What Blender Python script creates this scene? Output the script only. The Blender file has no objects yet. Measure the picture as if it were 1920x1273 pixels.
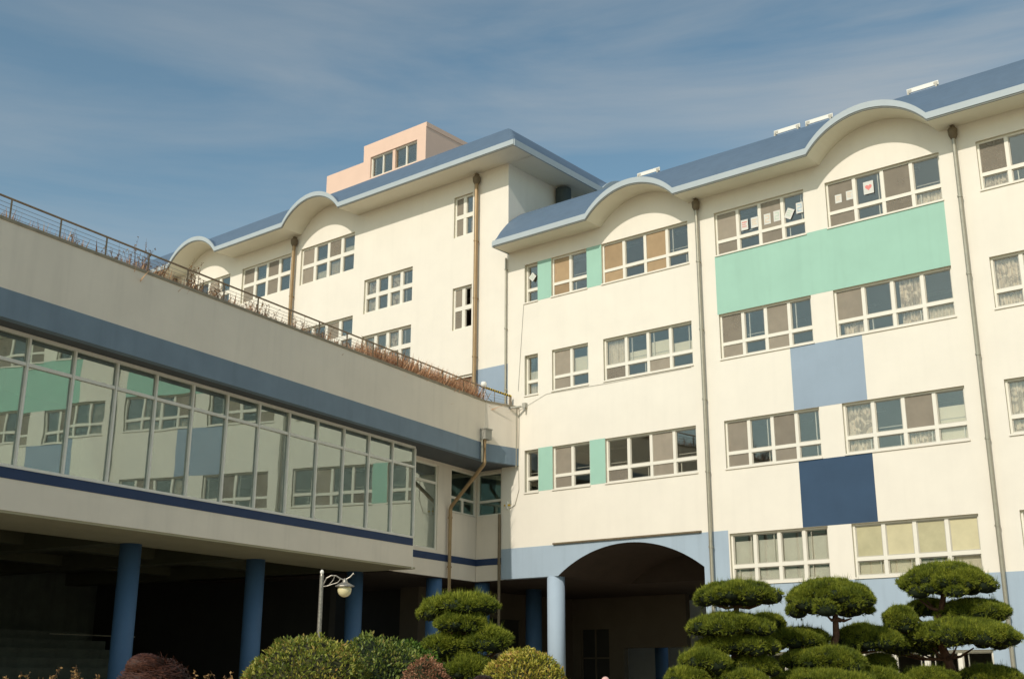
import bpy, bmesh, math, random
import numpy as np
from mathutils import Vector, Matrix, noise as mn

random.seed(7)
RNG = np.random.default_rng(7)
R = math.radians
scene = bpy.context.scene
COL = scene.collection

# ------------------------------------------------------------------ camera
cam_d = bpy.data.cameras.new('camera')
cam = bpy.data.objects.new('camera', cam_d)
COL.objects.link(cam)
cam_d.sensor_width = 36.0
cam_d.sensor_fit = 'HORIZONTAL'
cam_d.lens = 2163.73 / 1920 * 36
cam_d.clip_end = 2000
r_ = Vector((0.7749472, 0.63201763, 0.0032475)); u_ = Vector((0.17460301, -0.21902176, 0.95997045)); f_ = Vector((-0.60742952, 0.74335939, 0.28008248))
m = Matrix((r_, u_, -f_)).transposed().to_4x4()
m.translation = Vector((0, 0, 1.6))
cam.matrix_world = m
scene.camera = cam

# ------------------------------------------------------------------ sun, sky, exposure
SUN_AZ = R(7.3)      # to the right of -Y
SUN_EL = R(37)
world = bpy.data.worlds.new('World'); scene.world = world; world.use_nodes = True
nt = world.node_tree; N = nt.nodes; L = nt.links
for n_ in list(N): N.remove(n_)
sky = N.new('ShaderNodeTexSky'); sky.sky_type = 'NISHITA'; sky.sun_disc = False
sky.sun_elevation = SUN_EL; sky.sun_rotation = math.pi - SUN_AZ
sky.air_density = 1.0; sky.dust_density = 1.2; sky.ozone_density = 1.5
tc = N.new('ShaderNodeTexCoord')
mp = N.new('ShaderNodeMapping'); mp.inputs['Rotation'].default_value = (R(12), R(-16), R(20)); mp.inputs['Scale'].default_value = (1.4, 1.4, 7.5)
nz = N.new('ShaderNodeTexNoise'); nz.inputs['Scale'].default_value = 1.5; nz.inputs['Detail'].default_value = 9; nz.inputs['Roughness'].default_value = 0.55; nz.inputs['Distortion'].default_value = 0.5
nz2 = N.new('ShaderNodeTexNoise'); nz2.inputs['Scale'].default_value = 1.1; nz2.inputs['Detail'].default_value = 4
rmp = N.new('ShaderNodeValToRGB'); rmp.color_ramp.elements[0].position = 0.38; rmp.color_ramp.elements[1].position = 0.78
mul = N.new('ShaderNodeMath'); mul.operation = 'MULTIPLY'
rm2 = N.new('ShaderNodeValToRGB'); rm2.color_ramp.elements[0].position = 0.32; rm2.color_ramp.elements[1].position = 0.68
tint = N.new('ShaderNodeMix'); tint.data_type = 'RGBA'; tint.blend_type = 'MULTIPLY'; tint.inputs['Factor'].default_value = 1.0
tint.inputs['B'].default_value = (0.92, 1.02, 0.87, 1)
mix = N.new('ShaderNodeMix'); mix.data_type = 'RGBA'; mix.inputs['B'].default_value = (3.9, 3.9, 3.75, 1)
bg = N.new('ShaderNodeBackground'); bg.inputs['Strength'].default_value = 0.138
out = N.new('ShaderNodeOutputWorld')
L.new(tc.outputs['Generated'], mp.inputs['Vector']); L.new(mp.outputs['Vector'], nz.inputs['Vector']); L.new(tc.outputs['Generated'], nz2.inputs['Vector'])
L.new(nz.outputs['Fac'], rmp.inputs['Fac']); L.new(nz2.outputs['Fac'], rm2.inputs['Fac'])
L.new(rmp.outputs['Color'], mul.inputs[0]); L.new(rm2.outputs['Color'], mul.inputs[1])
L.new(sky.outputs['Color'], tint.inputs['A']); L.new(tint.outputs['Result'], mix.inputs['A']); L.new(mul.outputs['Value'], mix.inputs['Factor'])
L.new(mix.outputs['Result'], bg.inputs['Color']); L.new(bg.outputs['Background'], out.inputs['Surface'])
sd = bpy.data.lights.new('sun', 'SUN'); sd.energy = 2.85; sd.angle = R(0.5); sd.color = (1.0, 0.925, 0.82)
so = bpy.data.objects.new('sun', sd); COL.objects.link(so)
to_sun = Vector((math.sin(SUN_AZ)*math.cos(SUN_EL), -math.cos(SUN_AZ)*math.cos(SUN_EL), math.sin(SUN_EL)))
so.rotation_euler = to_sun.to_track_quat('Z', 'Y').to_euler(); so.location = (0, -30, 60)
scene.view_settings.view_transform = 'Standard'; scene.view_settings.look = 'None'
scene.view_settings.exposure = 0.0; scene.view_settings.gamma = 1.0; scene.view_settings.use_curve_mapping = False
scene.cycles.max_bounces = 8; scene.cycles.transparent_max_bounces = 16

# ------------------------------------------------------------------ materials
def mat(name, col, rough=0.75, var=0.06, scale=3.0, bump=0.0, bscale=60.0, metal=0.0, spec=0.4, streak=0.0, dirt=None, rand=0.0):
    m = bpy.data.materials.new(name); m.use_nodes = True
    t = m.node_tree; n = t.nodes; l = t.links; b = n['Principled BSDF']
    b.inputs['Roughness'].default_value = rough; b.inputs['Metallic'].default_value = metal; b.inputs['Specular IOR Level'].default_value = spec
    g = n.new('ShaderNodeNewGeometry')
    nz = n.new('ShaderNodeTexNoise'); nz.inputs['Scale'].default_value = scale; nz.inputs['Detail'].default_value = 6; nz.inputs['Roughness'].default_value = 0.6
    l.new(g.outputs['Position'], nz.inputs['Vector'])
    mr = n.new('ShaderNodeMapRange'); mr.inputs['From Min'].default_value = 0.3; mr.inputs['From Max'].default_value = 0.7
    mr.inputs['To Min'].default_value = 1 - var; mr.inputs['To Max'].default_value = 1 + var
    l.new(nz.outputs['Fac'], mr.inputs['Value'])
    hs = n.new('ShaderNodeHueSaturation'); hs.inputs['Color'].default_value = (*col, 1)
    val = mr.outputs['Result']
    if streak:
        mpp = n.new('ShaderNodeMapping'); mpp.inputs['Scale'].default_value = (2.5, 2.5, 0.18)
        l.new(g.outputs['Position'], mpp.inputs['Vector'])
        n3 = n.new('ShaderNodeTexNoise'); n3.inputs['Scale'].default_value = 1.6; n3.inputs['Detail'].default_value = 7
        l.new(mpp.outputs['Vector'], n3.inputs['Vector'])
        r3 = n.new('ShaderNodeMapRange'); r3.inputs['From Min'].default_value = 0.5; r3.inputs['From Max'].default_value = 0.75
        r3.inputs['To Min'].default_value = 1.0; r3.inputs['To Max'].default_value = 1 - streak
        l.new(n3.outputs['Fac'], r3.inputs['Value'])
        mm = n.new('ShaderNodeMath'); mm.operation = 'MULTIPLY'; l.new(val, mm.inputs[0]); l.new(r3.outputs['Result'], mm.inputs[1]); val = mm.outputs[0]
    if rand:
        r4 = n.new('ShaderNodeMapRange'); r4.inputs['To Min'].default_value = 1 - rand; r4.inputs['To Max'].default_value = 1 + rand
        l.new(g.outputs['Random Per Island'], r4.inputs['Value'])
        mm = n.new('ShaderNodeMath'); mm.operation = 'MULTIPLY'; l.new(val, mm.inputs[0]); l.new(r4.outputs['Result'], mm.inputs[1]); val = mm.outputs[0]
    l.new(val, hs.inputs['Value']); l.new(hs.outputs['Color'], b.inputs['Base Color'])
    if bump:
        n2 = n.new('ShaderNodeTexNoise'); n2.inputs['Scale'].default_value = bscale; n2.inputs['Detail'].default_value = 4
        l.new(g.outputs['Position'], n2.inputs['Vector'])
        bp = n.new('ShaderNodeBump'); bp.inputs['Strength'].default_value = bump; bp.inputs['Distance'].default_value = 0.02
        l.new(n2.outputs['Fac'], bp.inputs['Height']); l.new(bp.outputs['Normal'], b.inputs['Normal'])
    return m

def leafmat(name, cols, rough=0.6, trans=0.25):
    """foliage: colour picked per leaf along a ramp"""
    m = bpy.data.materials.new(name); m.use_nodes = True
    t = m.node_tree; n = t.nodes; l = t.links; b = n['Principled BSDF']
    g = n.new('ShaderNodeNewGeometry'); cr = n.new('ShaderNodeValToRGB')
    e = cr.color_ramp.elements
    while len(e) < len(cols): e.new(0.5)
    for i, c in enumerate(cols): e[i].position = i/(len(cols)-1); e[i].color = (*c, 1)
    nz = n.new('ShaderNodeTexNoise'); nz.inputs['Scale'].default_value = 3.5; nz.inputs['Detail'].default_value = 3
    l.new(g.outputs['Position'], nz.inputs['Vector'])
    ad = n.new('ShaderNodeMath'); ad.operation = 'MULTIPLY_ADD'; ad.inputs[1].default_value = 0.7
    sb = n.new('ShaderNodeMath'); sb.operation = 'MULTIPLY_ADD'; sb.inputs[1].default_value = 1.2; sb.inputs[2].default_value = -0.45
    l.new(nz.outputs['Fac'], sb.inputs[0]); l.new(g.outputs['Random Per Island'], ad.inputs[0]); l.new(sb.outputs[0], ad.inputs[2])
    l.new(ad.outputs[0], cr.inputs['Fac']); l.new(cr.outputs['Color'], b.inputs['Base Color'])
    b.inputs['Roughness'].default_value = rough; b.inputs['Specular IOR Level'].default_value = 0.3
    tr = n.new('ShaderNodeBsdfTranslucent'); l.new(cr.outputs['Color'], tr.inputs['Color'])
    mx = n.new('ShaderNodeMixShader'); mx.inputs['Fac'].default_value = trans
    l.new(b.outputs['BSDF'], mx.inputs[1]); l.new(tr.outputs['BSDF'], mx.inputs[2]); l.new(mx.outputs[0], n['Material Output'].inputs['Surface'])
    return m

def glass(name, refl, tintc, base=0.2, rough=0.01, thru=(0.75, 0.8, 0.78), bumpy=0.08):
    """window glass: fresnel mirror over a tinted see-through pane"""
    m = bpy.data.materials.new(name); m.use_nodes = True
    t = m.node_tree; n = t.nodes; l = t.links; n.remove(n['Principled BSDF'])
    gl = n.new('ShaderNodeBsdfGlossy'); gl.inputs['Color'].default_value = (*tintc, 1); gl.inputs['Roughness'].default_value = rough
    tr = n.new('ShaderNodeBsdfTransparent'); tr.inputs['Color'].default_value = (*thru, 1)
    fr = n.new('ShaderNodeLayerWeight'); fr.inputs['Blend'].default_value = 0.35
    mr = n.new('ShaderNodeMapRange'); mr.inputs['To Min'].default_value = base; mr.inputs['To Max'].default_value = refl
    l.new(fr.outputs['Fresnel'], mr.inputs['Value'])
    mx = n.new('ShaderNodeMixShader'); l.new(mr.outputs['Result'], mx.inputs['Fac'])
    l.new(tr.outputs[0], mx.inputs[1]); l.new(gl.outputs[0], mx.inputs[2]); l.new(mx.outputs[0], n['Material Output'].inputs['Surface'])
    g = n.new('ShaderNodeNewGeometry'); nz = n.new('ShaderNodeTexNoise'); nz.inputs['Scale'].default_value = 1.3; nz.inputs['Detail'].default_value = 1
    l.new(g.outputs['Position'], nz.inputs['Vector'])
    bp = n.new('ShaderNodeBump'); bp.inputs['Strength'].default_value = bumpy; bp.inputs['Distance'].default_value = 0.02
    l.new(nz.outputs['Fac'], bp.inputs['Height']); l.new(bp.outputs['Normal'], gl.inputs['Normal'])
    return m

def dusty(m, col, f):
    t = m.node_tree; n = t.nodes; l = t.links; o = n['Material Output']; src = o.inputs['Surface'].links[0].from_socket
    d = n.new('ShaderNodeBsdfDiffuse'); d.inputs['Color'].default_value = (*col, 1)
    g = n.new('ShaderNodeNewGeometry'); nz = n.new('ShaderNodeTexNoise'); nz.inputs['Scale'].default_value = 1.7; nz.inputs['Detail'].default_value = 8
    l.new(g.outputs['Position'], nz.inputs['Vector']); mr = n.new('ShaderNodeMapRange'); mr.inputs['From Min'].default_value = .3; mr.inputs['From Max'].default_value = .75; mr.inputs['To Min'].default_value = f*.4; mr.inputs['To Max'].default_value = f*1.6
    l.new(nz.outputs['Fac'], mr.inputs['Value']); mx = n.new('ShaderNodeMixShader'); l.new(mr.outputs[0], mx.inputs['Fac']); l.new(src, mx.inputs[1]); l.new(d.outputs[0], mx.inputs[2]); l.new(mx.outputs[0], o.inputs['Surface'])
    return m

def screenmat(name, col, opac):
    m = bpy.data.materials.new(name); m.use_nodes = True
    t = m.node_tree; n = t.nodes; l = t.links; b = n['Principled BSDF']
    g = n.new('ShaderNodeNewGeometry'); nz = n.new('ShaderNodeTexNoise'); nz.inputs['Scale'].default_value = 4; nz.inputs['Detail'].default_value = 6
    l.new(g.outputs['Position'], nz.inputs['Vector'])
    hs = n.new('ShaderNodeHueSaturation'); hs.inputs['Color'].default_value = (*col, 1)
    mr = n.new('ShaderNodeMapRange'); mr.inputs['To Min'].default_value = 0.82; mr.inputs['To Max'].default_value = 1.18; l.new(nz.outputs['Fac'], mr.inputs['Value'])
    oi = n.new('ShaderNodeObjectInfo'); m2 = n.new('ShaderNodeMapRange'); m2.inputs['To Min'].default_value = 0.72; m2.inputs['To Max'].default_value = 1.22; l.new(oi.outputs['Random'], m2.inputs['Value'])
    mu = n.new('ShaderNodeMath'); mu.operation = 'MULTIPLY'; l.new(mr.outputs[0], mu.inputs[0]); l.new(m2.outputs[0], mu.inputs[1]); l.new(mu.outputs[0], hs.inputs['Value'])
    l.new(hs.outputs[0], b.inputs['Base Color']); b.inputs['Roughness'].default_value = 0.9
    tr = n.new('ShaderNodeBsdfTransparent'); mx = n.new('ShaderNodeMixShader'); mx.inputs['Fac'].default_value = opac
    l.new(tr.outputs[0], mx.inputs[1]); l.new(b.outputs[0], mx.inputs[2]); l.new(mx.outputs[0], n['Material Output'].inputs['Surface'])
    return m

def curtainmat(name, c1, c2, sc, thr=0.5):
    m = bpy.data.materials.new(name); m.use_nodes = True
    t = m.node_tree; n = t.nodes; l = t.links; b = n['Principled BSDF']
    g = n.new('ShaderNodeNewGeometry'); nz = n.new('ShaderNodeTexNoise'); nz.inputs['Scale'].default_value = sc; nz.inputs['Detail'].default_value = 2; nz.inputs['Distortion'].default_value = 2.5
    l.new(g.outputs['Position'], nz.inputs['Vector'])
    cr = n.new('ShaderNodeValToRGB'); cr.color_ramp.elements[0].position = thr-0.06; cr.color_ramp.elements[1].position = thr+0.06
    cr.color_ramp.elements[0].color = (*c1, 1); cr.color_ramp.elements[1].color = (*c2, 1)
    l.new(nz.outputs['Fac'], cr.inputs['Fac']); l.new(cr.outputs[0], b.inputs['Base Color']); b.inputs['Roughness'].default_value = 0.9
    return m

M = dict(
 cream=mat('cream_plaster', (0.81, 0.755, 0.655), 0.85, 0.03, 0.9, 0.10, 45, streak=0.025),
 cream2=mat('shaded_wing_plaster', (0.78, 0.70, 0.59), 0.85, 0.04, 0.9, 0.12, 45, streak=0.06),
 soffit=mat('soffit_paint', (0.80, 0.76, 0.62), 0.8, 0.03, 1.0),
 reveal=mat('reveal_plaster', (0.66, 0.62, 0.50), 0.85, 0.04),
 mint=mat('mint_paint', (0.34, 0.56, 0.455), 0.8, 0.04, 1.2, 0.06, 45, streak=0.05),
 pale=mat('pale_blue_paint', (0.30, 0.375, 0.46), 0.8, 0.04, 1.2, 0.06, 45, streak=0.04),
 navy=mat('navy_paint', (0.036, 0.072, 0.13), 0.8, 0.08, 1.5, 0.06, 45),
 base=mat('light_blue_base_paint', (0.37, 0.455, 0.54), 0.8, 0.04, 1.0, 0.08, 45, streak=0.08),
 band=mat('steel_blue_band_paint', (0.18, 0.24, 0.30), 0.75, 0.07, 1.5, 0.10, 40, streak=0.10),
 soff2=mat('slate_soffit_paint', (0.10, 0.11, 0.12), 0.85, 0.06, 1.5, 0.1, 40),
 stripe=mat('navy_stripe_paint', (0.022, 0.045, 0.11), 0.7, 0.08, 2.0),
 colm=mat('blue_column_paint', (0.065, 0.145, 0.28), 0.6, 0.05, 2.0, 0.05, 30),
 roof=mat('blue_roof_shingle', (0.10, 0.15, 0.215), 0.6, 0.05, 2.0, 0.12, 30, streak=0.06),
 fascia=mat('fascia_light_blue', (0.43, 0.48, 0.50), 0.6, 0.03, 2.0),
 groove=mat('gutter_lip', (0.20, 0.21, 0.19), 0.6, 0.05, 2.0),
 frame=mat('white_window_frame', (0.80, 0.76, 0.66), 0.45, 0.02, 4.0),
 sash=mat('aluminium_sash', (0.48, 0.45, 0.38), 0.45, 0.04, 4.0),
 alu=mat('curtain_wall_aluminium', (0.76, 0.73, 0.66), 0.5, 0.05, 4.0),
 pink=mat('salmon_pink_plaster', (0.76, 0.54, 0.42), 0.85, 0.03, 1.5, 0.08, 45),
 bronze=mat('bronze_pipe', (0.34, 0.23, 0.12), 0.35, 0.10, 6.0, metal=0.35),
 steel=mat('galvanised_pipe', (0.40, 0.37, 0.29), 0.35, 0.10, 6.0, metal=0.5),
 hopper=mat('aged_hopper_metal', (0.17, 0.13, 0.08), 0.6, 0.15, 6.0, metal=0.2),
 greybox=mat('grey_painted_metal', (0.30, 0.29, 0.25), 0.6, 0.08, 5.0),
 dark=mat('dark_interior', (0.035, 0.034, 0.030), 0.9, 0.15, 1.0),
 under=mat('darkened_brown_ceiling', (0.055, 0.038, 0.028), 0.85, 0.12, 2.0),  # brown ceiling paint, colour darkened to deepen the shade below the building
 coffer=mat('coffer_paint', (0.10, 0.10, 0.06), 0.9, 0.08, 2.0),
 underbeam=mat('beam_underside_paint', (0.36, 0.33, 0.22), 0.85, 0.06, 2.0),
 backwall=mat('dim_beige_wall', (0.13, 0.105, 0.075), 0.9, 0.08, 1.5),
 room=mat('classroom_wall', (0.42, 0.40, 0.34), 0.9, 0.05, 1.0),
 roomfl=mat('classroom_floor', (0.16, 0.11, 0.07), 0.6, 0.1, 2.0),
 tube=mat('lamp_casing_white', (0.75, 0.74, 0.68), 0.5, 0.02),
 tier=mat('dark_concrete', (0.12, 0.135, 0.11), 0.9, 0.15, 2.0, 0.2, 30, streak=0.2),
 ground=mat('plaza_ground', (0.42, 0.37, 0.28), 0.9, 0.12, 0.6, 0.2, 20),
 soil=mat('dry_soil', (0.14, 0.09, 0.06), 1.0, 0.25, 6.0, 0.4, 30),
 capm=mat('stained_parapet_cap', (0.30, 0.26, 0.19), 0.85, 0.15, 5.0, streak=0.2),
 rail=mat('rusty_rail_metal', (0.28, 0.21, 0.14), 0.55, 0.15, 8.0, metal=0.4),
 railg=mat('grey_wire', (0.32, 0.30, 0.27), 0.5, 0.1, 8.0, metal=0.3),
 bark=mat('pine_bark', (0.13, 0.065, 0.04), 0.95, 0.3, 14.0, 0.8, 40),
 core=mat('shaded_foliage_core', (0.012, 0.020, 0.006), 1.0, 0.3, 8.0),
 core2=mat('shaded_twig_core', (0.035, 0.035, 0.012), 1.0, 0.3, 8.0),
 twig=mat('dry_twig', (0.16, 0.085, 0.05), 0.9, 0.2, 10.0),
 white=mat('white_plastic', (0.80, 0.78, 0.72), 0.4, 0.02),
 black=mat('black_plastic', (0.02, 0.02, 0.02), 0.4, 0.02),
 yellow=mat('hazard_yellow', (0.75, 0.50, 0.03), 0.5, 0.05),
 lampm=mat('lamp_post_metal', (0.30, 0.28, 0.24), 0.4, 0.35, 25.0, metal=0.5),
 door=mat('brown_door', (0.17, 0.085, 0.045), 0.5, 0.1, 4.0),
 blind=mat('cream_roller_blind', (0.78, 0.71, 0.55), 0.85, 0.04, 3.0),
 frost=mat('frosted_film', (0.48, 0.44, 0.27), 0.35, 0.12, 2.5),
 frost2=mat('frosted_film_swirl', (0.60, 0.54, 0.34), 0.35, 0.12, 1.5),
 greyfilm=mat('grey_reflection_and_curtain', (0.70, 0.67, 0.58), 0.6, 0.10, 2.0),  # grey stands in for the interior's pale reflections (style y); also a curtain
 skin=mat('skin', (0.55, 0.33, 0.24), 0.55, 0.04, 8.0),
 paper=mat('white_paper', (0.68, 0.67, 0.62), 0.8, 0.02),
 red=mat('red_print', (0.72, 0.24, 0.22), 0.7, 0.02),
 bluep=mat('blue_print', (0.38, 0.55, 0.68), 0.7, 0.02),
 orangep=mat('orange_print', (0.72, 0.56, 0.40), 0.7, 0.02),
 greenp=mat('green_print', (0.52, 0.62, 0.50), 0.7, 0.02),
 duct=mat('dark_duct', (0.05, 0.065, 0.065), 0.7, 0.08, 3.0),
 glassr=glass('classroom_glass', 0.68, (0.82, 0.80, 0.72), 0.115, thru=(0.97, 0.975, 0.96)),
 glassl=dusty(glass('green_curtain_glass', 0.92, (0.70, 0.775, 0.72), 0.38, thru=(0.62, 0.72, 0.66), bumpy=0.05), (0.72, 0.74, 0.68), 0.09),
 glassd=glass('dark_corner_glass', 0.5, (0.8, 0.9, 0.85), 0.05),
 screen=screenmat('insect_screen', (0.40, 0.345, 0.27), 0.55),
 screen4=screenmat('brown_insect_screen', (0.44, 0.31, 0.18), 0.8),
 curt=curtainmat('patterned_curtain', (0.44, 0.34, 0.24), (0.84, 0.71, 0.55), 2.6),
 curt2=curtainmat('cream_curtain', (0.68, 0.58, 0.44), (0.80, 0.69, 0.54), 3.0),
 curt3=curtainmat('swirl_curtain', (0.36, 0.22, 0.12), (0.92, 0.80, 0.62), 4.0, 0.48),
 needles=leafmat('pine_needles', [(0.045, 0.070, 0.009), (0.165, 0.205, 0.020), (0.42, 0.43, 0.05)], 0.6, 0.25),
 azalea=leafmat('azalea_leaves', [(0.05, 0.08, 0.015), (0.16, 0.20, 0.03), (0.34, 0.34, 0.06), (0.42, 0.25, 0.08)], 0.4, 0.2),
 azalea2=leafmat('azalea_leaves_yellow', [(0.11, 0.13, 0.02), (0.32, 0.31, 0.04), (0.52, 0.44, 0.08), (0.50, 0.27, 0.09)], 0.4, 0.2),
 azalea3=leafmat('azalea_leaves_green', [(0.04, 0.07, 0.015), (0.11, 0.16, 0.03), (0.22, 0.26, 0.05), (0.28, 0.18, 0.07)], 0.45, 0.2),
 hedge=leafmat('hedge_leaves', [(0.03, 0.06, 0.01), (0.08, 0.15, 0.02), (0.17, 0.26, 0.035)], 0.45, 0.2),
 redleaf=leafmat('red_brown_leaves', [(0.12, 0.05, 0.025), (0.32, 0.15, 0.08), (0.50, 0.27, 0.16)], 0.6, 0.2),
 dryleaf=leafmat('dry_leaves', [(0.10, 0.055, 0.02), (0.28, 0.16, 0.06), (0.46, 0.30, 0.13)], 0.7, 0.25),
 drygrass=leafmat('dry_grass_blades', [(0.28, 0.14, 0.08), (0.56, 0.31, 0.17), (0.76, 0.52, 0.32)], 0.7, 0.3),
 hair=leafmat('auburn_hair', [(0.015, 0.006, 0.004), (0.050, 0.017, 0.009), (0.11, 0.036, 0.018)], 0.6, 0.05),
 hairb=leafmat('dark_brown_hair', [(0.012, 0.007, 0.005), (0.04, 0.02, 0.012), (0.07, 0.035, 0.02)], 0.35, 0.05),
 coat=mat('grey_coat', (0.12, 0.12, 0.13), 0.9, 0.1, 10.0),
 coat2=mat('navy_coat', (0.03, 0.04, 0.07), 0.9, 0.1, 10.0),
 trous=mat('dark_trousers', (0.03, 0.03, 0.035), 0.9, 0.1, 10.0),
 cap=mat('pale_pink_cap', (0.70, 0.45, 0.40), 0.8, 0.04, 10.0),
 shoe=mat('black_shoe', (0.02, 0.02, 0.02), 0.5, 0.05),
)
gm = bpy.data.materials.new('cream_globe_glass'); gm.use_nodes = True
b_ = gm.node_tree.nodes['Principled BSDF']; b_.inputs['Base Color'].default_value = (0.78, 0.70, 0.42, 1); b_.inputs['Roughness'].default_value = 0.18
b_.inputs['Subsurface Weight'].default_value = 0.3; b_.inputs['Subsurface Radius'].default_value = (0.1, 0.1, 0.06)
M['globe'] = gm

# ------------------------------------------------------------------ helpers
WL = {}   # world location of each object
def link(name, me, parent=None, loc=(0, 0, 0), rot=0.0, kind=None):
    o = bpy.data.objects.new(name, me); COL.objects.link(o)
    loc = Vector(loc)
    if parent is not None:
        o.parent = parent; o.location = loc - WL[parent.name]
    else: o.location = loc
    o.rotation_euler = (0, 0, rot); WL[o.name] = loc
    if kind: o['kind'] = kind
    return o
def thing(name, label, cat, loc=(0, 0, 0), group=None):
    o = link(name, None, None, loc); return tag(o, label, cat, group)
def tag(o, label, cat, group=None):
    o['label'] = label; o['category'] = cat
    if group: o['group'] = group
    return o

class MB:
    def __init__(s): s.v = []; s.f = []; s.mi = []; s.m = []
    def mat(s, k):
        if k not in s.m: s.m.append(k)
        return s.m.index(k)
    def face(s, pts, k):
        i = len(s.v); s.v += [tuple(p) for p in pts]; s.f.append(list(range(i, i+len(pts)))); s.mi.append(s.mat(k))
    def hexa(s, p, k):       # p: 8 points, bottom 4 then top 4
        i = len(s.v); s.v += [tuple(q) for q in p]; mk = s.mat(k)
        for f in ((0, 3, 2, 1), (4, 5, 6, 7), (0, 1, 5, 4), (1, 2, 6, 5), (2, 3, 7, 6), (3, 0, 4, 7)):
            s.f.append([i+j for j in f]); s.mi.append(mk)
    def box(s, x0, x1, y0, y1, z0, z1, k, T=None):
        p = [(x0, y0, z0), (x1, y0, z0), (x1, y1, z0), (x0, y1, z0), (x0, y0, z1), (x1, y0, z1), (x1, y1, z1), (x0, y1, z1)]
        if T: p = [T(*q) for q in p]
        s.hexa(p, k)
    def prism(s, poly, z0, z1, k):
        n = len(poly); i = len(s.v); mk = s.mat(k)
        s.v += [(x, y, z0) for x, y in poly] + [(x, y, z1) for x, y in poly]
        s.f.append([i+j for j in range(n)][::-1]); s.f.append([i+n+j for j in range(n)]); s.mi += [mk, mk]
        for j in range(n):
            q = (j+1) % n; s.f.append([i+j, i+q, i+n+q, i+n+j]); s.mi.append(mk)
    def tube(s, pts, r, k, n=10, caps=True):
        pts = [Vector(p) for p in pts]; rs = r if isinstance(r, (list, tuple)) else [r]*len(pts); mk = s.mat(k); rings = []
        ref = Vector((0, 0, 1))
        for a, p in enumerate(pts):
            t = (pts[min(a+1, len(pts)-1)] - pts[max(a-1, 0)]).normalized()
            x = t.cross(ref)
            if x.length < 1e-3: x = t.cross(Vector((0, 1, 0)))
            x.normalize(); y = t.cross(x).normalized(); i = len(s.v)
            for j in range(n):
                an = 2*math.pi*j/n; s.v.append(tuple(p + (x*math.cos(an) + y*math.sin(an))*rs[a]))
            rings.append(i)
        for a in range(len(rings)-1):
            for j in range(n):
                q = (j+1) % n; s.f.append([rings[a]+j, rings[a]+q, rings[a+1]+q, rings[a+1]+j]); s.mi.append(mk)
        if caps:
            s.f.append([rings[0]+j for j in range(n)][::-1]); s.f.append([rings[-1]+j for j in range(n)]); s.mi += [mk, mk]
    def lathe(s, c, prof, k, n=24):
        mk = s.mat(k); rings = []
        for r, z in prof:
            i = len(s.v); rings.append(i)
            for j in range(n):
                an = 2*math.pi*j/n; s.v.append((c[0]+r*math.cos(an), c[1]+r*math.sin(an), c[2]+z))
        for a in range(len(rings)-1):
            for j in range(n):
                q = (j+1) % n; s.f.append([rings[a]+j, rings[a]+q, rings[a+1]+q, rings[a+1]+j]); s.mi.append(mk)
        s.f.append([rings[0]+j for j in range(n)][::-1]); s.f.append([rings[-1]+j for j in range(n)]); s.mi += [mk, mk]
    def mesh(s, name, smooth=False, fix=True):
        me = bpy.data.meshes.new(name); me.from_pydata(s.v, [], s.f)
        for k in s.m: me.materials.append(M[k])
        me.polygons.foreach_set('material_index', s.mi)
        if fix:
            bm = bmesh.new(); bm.from_mesh(me); bmesh.ops.recalc_face_normals(bm, faces=bm.faces); bm.to_mesh(me); bm.free()
        if smooth: me.polygons.foreach_set('use_smooth', [True]*len(me.polygons))
        me.update(); return me
    def obj(s, name, parent=None, loc=(0, 0, 0), smooth=False, kind=None, fix=True):
        me = s.mesh(name, smooth, fix)
        o = link(name, me, parent, loc if parent is None else (0, 0, 0), 0, kind)
        return o

_bc = {}
def boxpart(name, parent, cx, cy, cz, sx, sy, sz, k, rot=0.0):
    key = (round(sx, 3), round(sy, 3), round(sz, 3), k)
    if key not in _bc:
        mb = MB(); mb.box(-sx/2, sx/2, -sy/2, sy/2, -sz/2, sz/2, k); _bc[key] = mb.mesh(name)
    return link(name, _bc[key], parent, (cx, cy, cz), rot)

# link-wing frame: c = distance along the wing's outward normal, s = distance along the wing
LA = 0.1549055
dL = Vector((-math.sin(LA), math.cos(LA), 0)); nL = Vector((math.cos(LA), math.sin(LA), 0))
def W(c, s, z): p = nL*c + dL*s; return (p.x, p.y, z)

# ================================================================== ground
g = MB(); g.face([(-400, -400, 0), (400, -400, 0), (400, 400, 0), (-400, 400, 0)], 'ground')
g.obj('ground', kind='structure', fix=False)
g = MB(); g.box(-14, 2, 8, 27.5, 0.004, 0.12, 'soil'); g.obj('planting_bed', kind='structure')

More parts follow.
